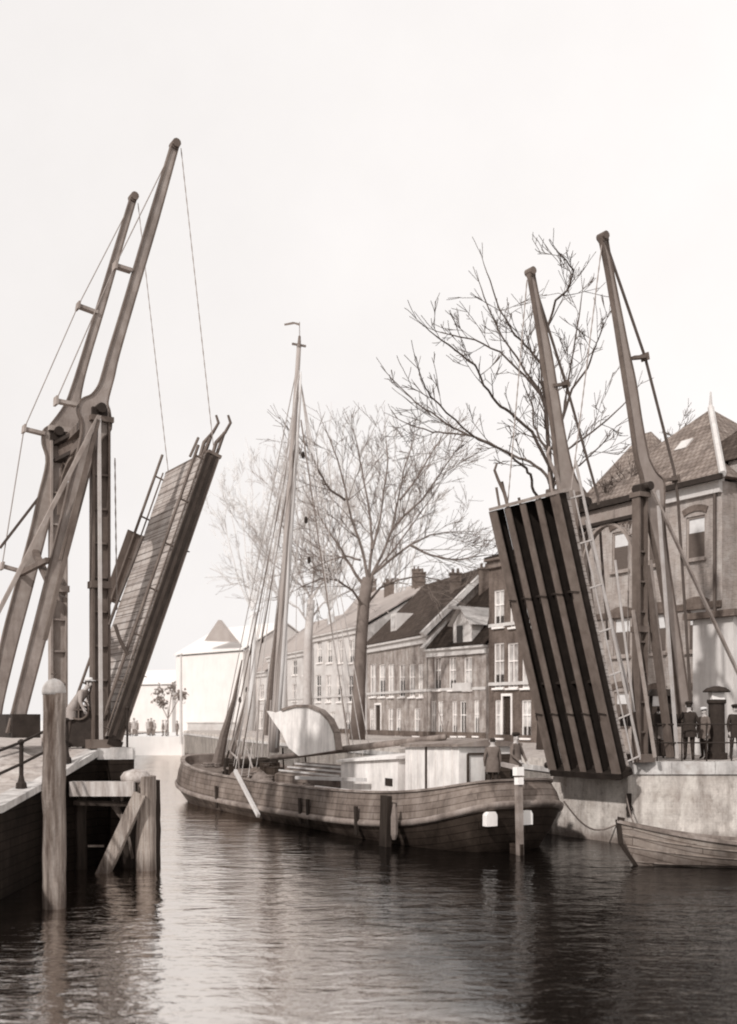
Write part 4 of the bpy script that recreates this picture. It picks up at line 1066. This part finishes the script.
def tree(name,Z,trunk,tr,limbs,m,label,zb,cat='tree',group=None,jit=1.2,minr=.008,dens=6,kidL=1.6,depth=2,kids=3,lr=.5):
    base=at(trunk[0][0],trunk[0][1],Z); base=V((base.x,base.y,zb))
    T=thing(name,base,label,cat,group)
    b=MB(); tp=[base]+[at(x,y,Z) for x,y in trunk[1:]]; k=len(tp)
    b.tube(tp,[tr[0]*1.25]+[tr[0]+(tr[1]-tr[0])*i/(k-1) for i in range(1,k)],9); b.build('trunk',m,T,smooth=True)
    b=MB()
    for L_ in limbs:
        z=Z; pts=[]; dz=random.uniform(-jit,jit)
        w=L_[0] if not isinstance(L_[0],tuple) else 1.0
        pp=L_[1:] if not isinstance(L_[0],tuple) else L_
        for i,(x,y) in enumerate(pp): pts.append(at(x,y,Z+dz*i*.8))
        limb(b,pts,tr[1]*lr*w,max(minr,tr[1]*.1),dens,kidL,depth,kids=kids,minr=minr)
    b.build('branches',m,T)
    return T
# the big tree behind the right leaf
tree('bare_tree',46,[(546,745),(548,640),(550,560),(552,490)],(.34,.27),[
 (1.0,(553,492),(549,467),(532,432),(510,412),(496,403),(484,385),(475,365),(455,350),(436,336)),
 (1.0,(553,502),(551,486),(546,474),(530,462),(514,456),(490,443),(468,435),(450,433),(433,432),(408,424)),
 (.6,(468,435),(452,428),(430,412),(415,403),(402,389)),
 (.9,(552,520),(545,505),(534,492),(530,475),(524,466),(500,448),(478,440),(455,420),(430,396),(424,384)),
 (1.5,(552,490),(549,450),(546,410),(542,380),(540,355)),
 (.8,(546,410),(540,392),(525,372),(512,350),(498,330),(484,297)),
 (.7,(545,400),(525,376),(500,352),(475,340),(452,335)),
 (.8,(541,360),(546,335),(556,300),(568,290),(574,270),(562,256)),
 (.9,(552,450),(563,417),(572,389),(588,368),(594,350),(598,340)),
 (.6,(563,417),(566,395),(570,370),(574,350),(577,330),(580,310)),
 (.7,(553,484),(563,453),(592,432),(607,420),(622,406)),
 (.8,(548,450),(540,440),(534,425),(533,408),(528,395)),
 (.7,(542,365),(530,350),(515,335),(500,310),(490,280)),
 (.8,(552,490),(560,475),(580,465),(596,450))],
 M['bark'],'large dark bare tree spreading behind the raised right bridge leaf',QR,jit=1.0,minr=.013,dens=7,kidL=1.9,depth=2,kids=2,lr=.31)
# tree with trunk at 358
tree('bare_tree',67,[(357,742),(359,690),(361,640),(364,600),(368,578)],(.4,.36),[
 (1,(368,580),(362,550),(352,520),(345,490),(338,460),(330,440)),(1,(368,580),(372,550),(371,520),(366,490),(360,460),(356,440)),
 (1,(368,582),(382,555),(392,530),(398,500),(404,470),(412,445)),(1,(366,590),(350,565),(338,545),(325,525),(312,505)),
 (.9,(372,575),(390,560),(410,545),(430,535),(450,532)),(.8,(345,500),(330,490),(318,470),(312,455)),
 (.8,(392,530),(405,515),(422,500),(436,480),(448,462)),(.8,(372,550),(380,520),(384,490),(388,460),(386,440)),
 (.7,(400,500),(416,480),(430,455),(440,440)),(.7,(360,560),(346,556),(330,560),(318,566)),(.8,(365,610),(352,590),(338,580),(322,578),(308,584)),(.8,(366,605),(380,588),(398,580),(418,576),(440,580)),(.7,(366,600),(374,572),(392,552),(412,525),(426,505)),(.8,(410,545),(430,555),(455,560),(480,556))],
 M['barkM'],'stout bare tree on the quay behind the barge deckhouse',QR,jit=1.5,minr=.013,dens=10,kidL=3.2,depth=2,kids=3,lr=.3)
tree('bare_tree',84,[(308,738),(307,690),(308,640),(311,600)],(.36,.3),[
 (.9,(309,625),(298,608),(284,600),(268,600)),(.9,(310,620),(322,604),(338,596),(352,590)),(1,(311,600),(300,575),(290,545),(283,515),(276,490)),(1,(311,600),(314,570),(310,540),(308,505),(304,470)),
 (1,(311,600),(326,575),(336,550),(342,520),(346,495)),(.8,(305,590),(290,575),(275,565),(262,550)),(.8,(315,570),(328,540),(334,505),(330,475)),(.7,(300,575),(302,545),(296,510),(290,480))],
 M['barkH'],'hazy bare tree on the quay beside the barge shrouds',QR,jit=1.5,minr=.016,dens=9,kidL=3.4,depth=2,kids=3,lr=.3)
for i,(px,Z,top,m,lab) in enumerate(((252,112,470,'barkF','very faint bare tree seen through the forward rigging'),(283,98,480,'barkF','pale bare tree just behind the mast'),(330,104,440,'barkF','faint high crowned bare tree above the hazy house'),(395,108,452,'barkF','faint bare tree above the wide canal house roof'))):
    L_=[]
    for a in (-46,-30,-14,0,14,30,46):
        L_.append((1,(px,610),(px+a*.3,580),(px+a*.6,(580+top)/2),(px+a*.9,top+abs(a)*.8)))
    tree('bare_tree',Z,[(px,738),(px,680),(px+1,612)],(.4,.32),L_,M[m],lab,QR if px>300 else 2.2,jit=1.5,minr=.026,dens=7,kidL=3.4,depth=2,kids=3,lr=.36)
tree('bare_tree',47,[(660,745),(658,640),(650,560),(643,500)],(.16,.12),[(1,(643,500),(632,490),(625,478)),(1,(643,500),(640,480),(632,462),(655,450),(680,430)),(1,(632,490),(610,492),(590,505))],M['bark'],'low bare tree whose branches cross the brick house behind the portal',QR,dens=8,kidL=1.5,depth=2,minr=.012,lr=.6)
# small leafy tree at canal end
T=thing('small_tree',(*plan(168,116),1.9),'small dark leafed tree beside the crowd at the canal end','tree')
b=MB(); c0=V((*plan(168,116),1.9)); b.tube([c0,c0+UP*1.5,c0+UP*3.2],[.09,.07,.03],6); b.build('trunk',M['barkM'],T)
b=MB()
for (px,py,r) in ((158,698,.5),(160,691,.45),(172,688,.35),(178,696,.5),(183,696,.4),(163,703,.35)):
    for k in range(46):
        c=at(px,py,116)+V([random.gauss(0,.5)*r*1.3 for _ in range(3)]); a1_=wob(UP,1)*.16; a2_=wob(V((1,0,0)),1)*.16
        b.add([c-a1_,c+a2_,c+a1_,c-a2_],[(0,1,2,3)])
for (px,py) in ((158,698),(172,690),(180,696)): b.tube([c0+UP*1.8,at(px,py,116)],.05,5)
b.build('crown',M['far_p'],T)

# ------------------------------------------------------------------ PEOPLE
def person(loc,face,H,label,top,legs,hatm=None,pose='stand',group=None,detail=True,arms=None,lean=0.0,hat='cap'):
    loc=V(loc); T=thing('person',loc,label,'person',group)
    f=V((math.cos(face),math.sin(face),0)); s=V((-f.y,f.x,0))
    k=H/1.75
    def L(x,y,z): return (f*x+s*y+UP*z)*k   # x forward, y to its left
    vs=[];ed=[];rad=[]
    def v(p,r,par=None):
        vs.append(p); rad.append(r*k); i=len(vs)-1
        if par is not None: ed.append((par,i))
        return i
    def ln(z): return lean*max(0,z-.92)/.5
    pel=v(L(0,0,.95),.155); 
    wa=v(L(ln(1.1),0,1.12),.145,pel); ch=v(L(ln(1.32),0,1.33),.165,wa); nk=v(L(ln(1.48),0,1.49-abs(lean)*.06),.065,ch)
    hz=1.49-abs(lean)*.1
    h1=v(L(ln(1.55)+.015,0,hz+.08),.072,nk); h2=v(L(ln(1.6)+.02,0,hz+.155),.092,h1); h3=v(L(ln(1.62)+.01,0,hz+.22),.08,h2)
    ns=v(L(ln(1.6)+.115,0,hz+.135),.018,h2)
    ars=arms or [((.02,.24,1.12),(.1,.22,.9)),((.02,-.24,1.12),(.1,-.22,.9))]
    for i,sd in enumerate((1,-1)):
        sh=v(L(ln(1.42),sd*.17,1.41-abs(lean)*.04),.075,ch)
        eb,hd_=ars[i]
        E=v(L(eb[0]+ln(eb[2]),eb[1],eb[2]),.05,sh); Wr=v(L(hd_[0]+ln(hd_[2])*.6,hd_[1],hd_[2]),.035,E)
        dr=(vs[Wr]-vs[E]).normalized(); pm=v(vs[Wr]+dr*.075*k,.036,Wr)
        if detail:
            cr=dr.cross(s); cr=cr.normalized() if cr.length>.1 else f
            for q,(off,ll) in enumerate(((-.03,.055),(-.01,.07),(.01,.068),(.03,.05))):
                a_=v(vs[pm]+cr*off*k+dr*.035*k,.0095,pm); b_=v(vs[a_]+(dr*.8-s*sd*.35).normalized()*ll*k,.008,a_)
            a_=v(vs[Wr]+dr*.03*k+cr*.045*k,.011,Wr); v(vs[a_]+(dr+cr*.5).normalized()*.045*k,.009,a_)
        hp=v(L(0,sd*.095,.88),.105,pel); sp=.03 if sd>0 else -.05
        kn=v(L(.03+sp,sd*.1,.49),.068,hp); an=v(L(-.02+sp,sd*.11,.1),.048,kn); v(L(.13+sp,sd*.13,.04),.042,an)
    me=bpy.data.meshes.new('body'); me.from_pydata([p for p in vs],ed,[]); ob=bpy.data.objects.new('body',me); C.objects.link(ob)
    sk=ob.modifiers.new('s','SKIN'); sk.use_smooth_shade=True
    for i,sv in enumerate(me.skin_vertices[0].data):
        sv.radius=(rad[i],rad[i]*(1.0 if i>3 else .9)); sv.use_root=(i==0)
    if detail: ob.modifiers.new('d','SUBSURF').levels=1
    dg=bpy.context.evaluated_depsgraph_get(); ev=ob.evaluated_get(dg); nm=bpy.data.meshes.new_from_object(ev); ob.modifiers.clear(); ob.data=nm; ob.parent=T
    for m_ in (top,legs,M['skin'],M['hat']): nm.materials.append(m_)
    hands=[]
    for pl in nm.polygons:
        c=pl.center; z=c.z/k
        if z>hz-.01 and abs(c.dot(s))<.13*k: mi=2
        elif z<.12: mi=3
        elif z<.86 and abs(c.dot(s))<.2*k: mi=1
        else: mi=0
        pl.material_index=mi
    for hi in (0,1):
        hd_=ars[hi][1]; Wp=L(hd_[0]+ln(hd_[2])*.6,hd_[1],hd_[2])
        E_=L(ars[hi][0][0]+ln(ars[hi][0][2]),ars[hi][0][1],ars[hi][0][2]); dr=(Wp-E_).normalized()
        for pl in nm.polygons:
            if (pl.center-Wp).dot(dr)>0 and (pl.center-Wp).length<.26*k: pl.material_index=2
    hc_=L(ln(1.62)+.01,0,hz+.25)
    # coat skirt
    b=MB(); n=14; rings=[(1.16,.175,.145),(.95,.205,.17),(.72,.225,.19)]
    for z,rx,ry in rings:
        for i in range(n):
            a=2*math.pi*i/n; b.v.append(L(math.cos(a)*ry*(1+.03*math.sin(5*a))+ln(z),math.sin(a)*rx,z)+loc)
    for r_ in range(2):
        for i in range(n): b.f.append((r_*n+i,r_*n+(i+1)%n,(r_+1)*n+(i+1)%n,(r_+1)*n+i)); b.m.append(0)
    b.build('coat_skirt',top,T,smooth=True)
    if hatm:
        b=MB(); 
        if hat=='cap':
            b.tube([hc_+loc-UP*.035*k,hc_+loc+UP*.01*k,hc_+loc+UP*.05*k,hc_+loc+UP*.065*k],[.1*k,.125*k,.1*k,.02*k],12)
            b.box(hc_+loc+f*.12*k-UP*.02*k,f*.05*k,s*.07*k,UP*.008*k)
        else:
            b.tube([hc_+loc-UP*.02*k,hc_+loc-UP*.01*k],[.16*k,.165*k],12); b.tube([hc_+loc-UP*.02*k,hc_+loc+UP*.06*k,hc_+loc+UP*.11*k],[.1*k,.1*k,.07*k],12)
        b.build('cap' if hat=='cap' else 'hat',hatm,T,smooth=True)
    if detail:
        b=MB()
        hp=L(ln(1.6)+.02,0,hz+.16)+loc
        for sd in (1,-1):
            b.box(hp+f*.088*k+s*.033*k*sd+UP*.01*k,f*.008*k,s*.014*k,UP*.007*k)
        b.box(hp+f*.08*k-UP*.062*k,f*.012*k,s*.026*k,UP*.005*k)
        b.build('facial_features',M['hat'],T)
        b=MB()
        for sd in (1,-1): b.box(hp+s*.092*k*sd-UP*.005*k,f*.018*k,s*.01*k,UP*.03*k)
        b.build('ear',M['skin'],T)
        b=MB(); b.tube([hp-f*.03*k-UP*.03*k,hp-f*.025*k+UP*.04*k,hp-f*.02*k+UP*.085*k],[.07*k,.088*k,.06*k],10); b.build('hair',M['coatD'],T,smooth=True)
    return T
PI=math.pi
arm_rail=[((.1,.27,1.18),(.36,.2,1.05)),((.1,-.27,1.18),(.36,-.2,1.05))]
# two on the barge stern
pz=lambda s:zt(s)-.37
person(bp(.95,-.42,pz(.9)),math.atan2(-dd.y,-dd.x)+2.6,1.68,'person in a grey jacket standing behind the barge tiller, bare headed',M['coatM'],M['coatD'],None)
person(bp(.75,.25,pz(.75)),math.atan2(-dd.y,-dd.x)+.3,1.75,'person in rolled sleeves and dark cap standing at the barge rudder',M['coatM'],M['coatD'],M['hat'],arms=[((.05,.3,1.15),(.22,.24,.95)),((.05,-.28,1.15),(.24,-.16,.98))])
# right quay people
def rq(px,Z): return V(((px-CX)*Z/FPX,Z,QR+.004))
person(rq(689,33.75),PI*.45,1.78,'person in dark coat and cap seen from behind at the right quay railing',M['coatD'],M['coatD'],M['hat'],arms=[((.1,.3,1.2),(.3,.22,1.12)),((.02,-.3,1.12),(.22,-.26,1.1))])
person(rq(704,34.9),PI*1.2,1.62,'person with a pale cap and grey coat beside the dark pillar',M['coatM'],M['coatD'],M['hatL'])
person(rq(735,34.2),PI*1.5,1.7,'person in dark clothes at the right frame edge behind the railing',M['coatD'],M['coatD'],M['hat'])
person(rq(660,35.6),PI*1.4,1.6,'person in pale jacket standing between the struts of the right bridge',M['coatL'],M['coatM'],M['hat'],hat='hat')
# left person leaning on the railing
person(V((-7.85,29.0,3.0)),-.25,1.85,'person in light jacket and pale cap leaning over the railing at left bridge',M['coatL'],M['coatM'],M['hatL'],lean=.36,arms=[((.22,.25,1.16),(.42,.2,1.0)),((.22,-.25,1.16),(.42,-.2,1.0))])
# crowd at the canal end
labs=['tall dark figure','grey clad figure in a hat','dark figure with a pale cap','small grey figure','dark clad figure in a flat cap','figure in pale grey','broad dark figure','short figure in dark cap','slim grey figure']
pos=['leftmost of the crowd at the canal end','second from the left in the canal end crowd','third from the left in the far crowd','fourth from left in the far crowd','middle of the far crowd under the small tree','sixth from left in the far crowd','seventh from left near the pale pole','second from right of the far crowd','rightmost of the far crowd by the pole']
xs=[129,134,137,148,151,154,163,166,177]
for i,x in enumerate(xs):
    P_=V((*plan(x,113.5+random.uniform(0,7)),1.9))
    person(P_,random.uniform(0,6.28),random.uniform(1.55,1.85),labs[i]+', '+pos[i],M['far_p'] if i%2==0 else M['far_m'],M['far_p'],M['hatL'] if i==2 else M['far_p'],detail=False,group='crowd standing at the canal end',hat='hat' if i==1 else 'cap')

# ------------------------------------------------------------------ QUAY FURNITURE (right)
P_=rq(716.5,35.2)
T=thing('cast_iron_pillar',P_,'dark cast iron pillar with broad flat cap on the right quay','pillar')
b=MB(); b.tube([P_,P_+UP*.2,P_+UP*.22,P_+UP*1.75,P_+UP*1.8,P_+UP*1.9],[.34,.34,.27,.25,.3,.3],14); b.build('shaft',M['coatD'],T)
b=MB(); b.box(P_+UP*2.02-V((0,.0,0)),V((.2,0,0)),V((0,.2,0)),UP*.11); b.build('lantern_panel',M['white'],T)
b=MB(); b.tube([P_+UP*2.14,P_+UP*2.18,P_+UP*2.28,P_+UP*2.34],[.42,.43,.3,.08],14); b.build('cap',M['coatD'],T)
P_=rq(660,36.6)
T=thing('bridge_winch',P_,'dark bridge winch frame with small hood between the right bridge struts','winch')
b=MB(); 
for s in (-1,1):
    b.bar(P_+V((s*.42,0,0)),P_+V((s*.3,0,2.05)),.1,.1,UP)
b.box(P_+UP*.55,V((.45,0,0)),V((0,.3,0)),UP*.5); b.build('frame',M['ironD'],T)
b=MB(); q=P_+UP*2.05; b.add([q+V((-.5,-.35,0)),q+V((.5,-.35,0)),q+V((.5,.35,0)),q+V((-.5,.35,0)),q+V((-.3,-.2,.22)),q+V((.3,-.2,.22)),q+V((.3,.2,.22)),q+V((-.3,.2,.22))],[(3,2,1,0),(4,5,6,7),(0,1,5,4),(1,2,6,5),(2,3,7,6),(3,0,4,7)]); b.build('hood',M['ironD'],T)
b=MB(); q=P_+UP*1.2-V((0,.33,0)); b.tube([q+V((math.cos(t)*.36,0,math.sin(t)*.36)) for t in [i*PI/10 for i in range(21)]],.03,6)
for i in range(3): 
    t=i*PI/3; b.bar(q-V((math.cos(t)*.36,0,math.sin(t)*.36)),q+V((math.cos(t)*.36,0,math.sin(t)*.36)),.03,.03,V((0,1,0)))
b.build('hand_wheel',M['ironD'],T)
P_=V((-7.6,29.2,3.02))
T=thing('bridge_winch',P_,'dark winch box at the foot of left bridge post','winch')
b=MB(); b.box(P_+UP*.5,V((.35,0,0)),V((0,.3,0)),UP*.48); b.tube([P_+UP*1.0-V((.4,0,0)),P_+UP*1.0+V((.4,0,0))],.1,10); b.build('housing',M['ironD'],T)
b=MB(); q=P_+UP*1.0-V((0,.36,0)); b.tube([q+V((math.cos(t)*.26,0,math.sin(t)*.26)) for t in [i*PI/8 for i in range(17)]],.025,6); b.bar(q-V((.26,0,0)),q+V((.26,0,0)),.03,.03,V((0,1,0))); b.bar(q-UP*.26,q+UP*.26,.03,.03,V((0,1,0))); b.build('hand_wheel',M['iron'],T)

# ------------------------------------------------------------------ WORLD, SUN, CAMERA
sc=bpy.context.scene
w=bpy.data.worlds.new('World'); sc.world=w; w.use_nodes=True; nt=NT(w)
SE,SR=math.radians(36),math.radians(-148)
sky=nt.n('ShaderNodeTexSky'); sky.sky_type='NISHITA'; sky.sun_disc=False; sky.sun_elevation=SE; sky.sun_rotation=SR; sky.dust_density=4; sky.air_density=1.5
bw=nt.n('ShaderNodeRGBToBW',{0:sky.outputs[0]})
mr_=nt.n('ShaderNodeMapRange',{0:bw.outputs[0],1:0.5,2:14.0,3:8.3,4:9.0})
tc=nt.n('ShaderNodeTexCoord')
sx=nt.n('ShaderNodeSeparateXYZ',{0:tc.outputs['Generated']})
gx=nt.n('ShaderNodeMapRange',{0:sx.outputs[0],1:-.35,2:.3,3:.1,4:1.3})
ns=nt.n('ShaderNodeTexNoise',{'Vector':tc.outputs['Generated'],'Scale':7.0,'Detail':6.0,'Roughness':.6})
nn_=nt.n('ShaderNodeMath',{0:ns.outputs[0],1:1.1,2:gx.outputs[0]},operation='MULTIPLY_ADD')
ad=nt.n('ShaderNodeMath',{0:mr_.outputs[0],1:nn_.outputs[0]},operation='ADD')
sc2=nt.n('ShaderNodeVectorMath',{0:(1.0,.962,.944)},operation='SCALE'); nt.t.links.new(ad.outputs[0],sc2.inputs['Scale'])
bg=nt.n('ShaderNodeBackground',{0:sc2.outputs[0],'Strength':.1}); nt.n('ShaderNodeOutputWorld',{0:bg.outputs[0]})
sd=bpy.data.lights.new('sun','SUN'); sd.energy=3.2; sd.angle=math.radians(1.5); sd.color=(1,.97,.945)
so=bpy.data.objects.new('sun',sd); C.objects.link(so)
az=math.radians(-148)  # compass-like: 0 = +Y, negative = to the left
dirv=V((math.sin(az)*math.cos(SE),math.cos(az)*math.cos(SE),math.sin(SE)))
so.rotation_euler=(-dirv).to_track_quat('-Z','Y').to_euler(); so.location=dirv*80
cd=bpy.data.cameras.new('camera'); co=bpy.data.objects.new('camera',cd); C.objects.link(co); sc.camera=co
co.location=(0,0,EYE); co.rotation_euler=(math.pi/2,0,0)
cd.sensor_fit='VERTICAL'; cd.sensor_height=36; cd.lens=FPX*36/1024; cd.shift_y=(HY-512)/1024; cd.clip_end=4000
cd.dof.use_dof=True; cd.dof.focus_distance=33; cd.dof.aperture_fstop=.75
sc.view_settings.view_transform='Standard'; sc.view_settings.look='None'; sc.view_settings.exposure=0; sc.view_settings.gamma=1
sc.cycles.pixel_filter_type='BLACKMAN_HARRIS'; sc.cycles.filter_width=2.0
sc.cycles.max_bounces=6; sc.cycles.use_denoising=True
for o in bpy.data.objects:
    if '_o' in o.keys(): del o['_o']
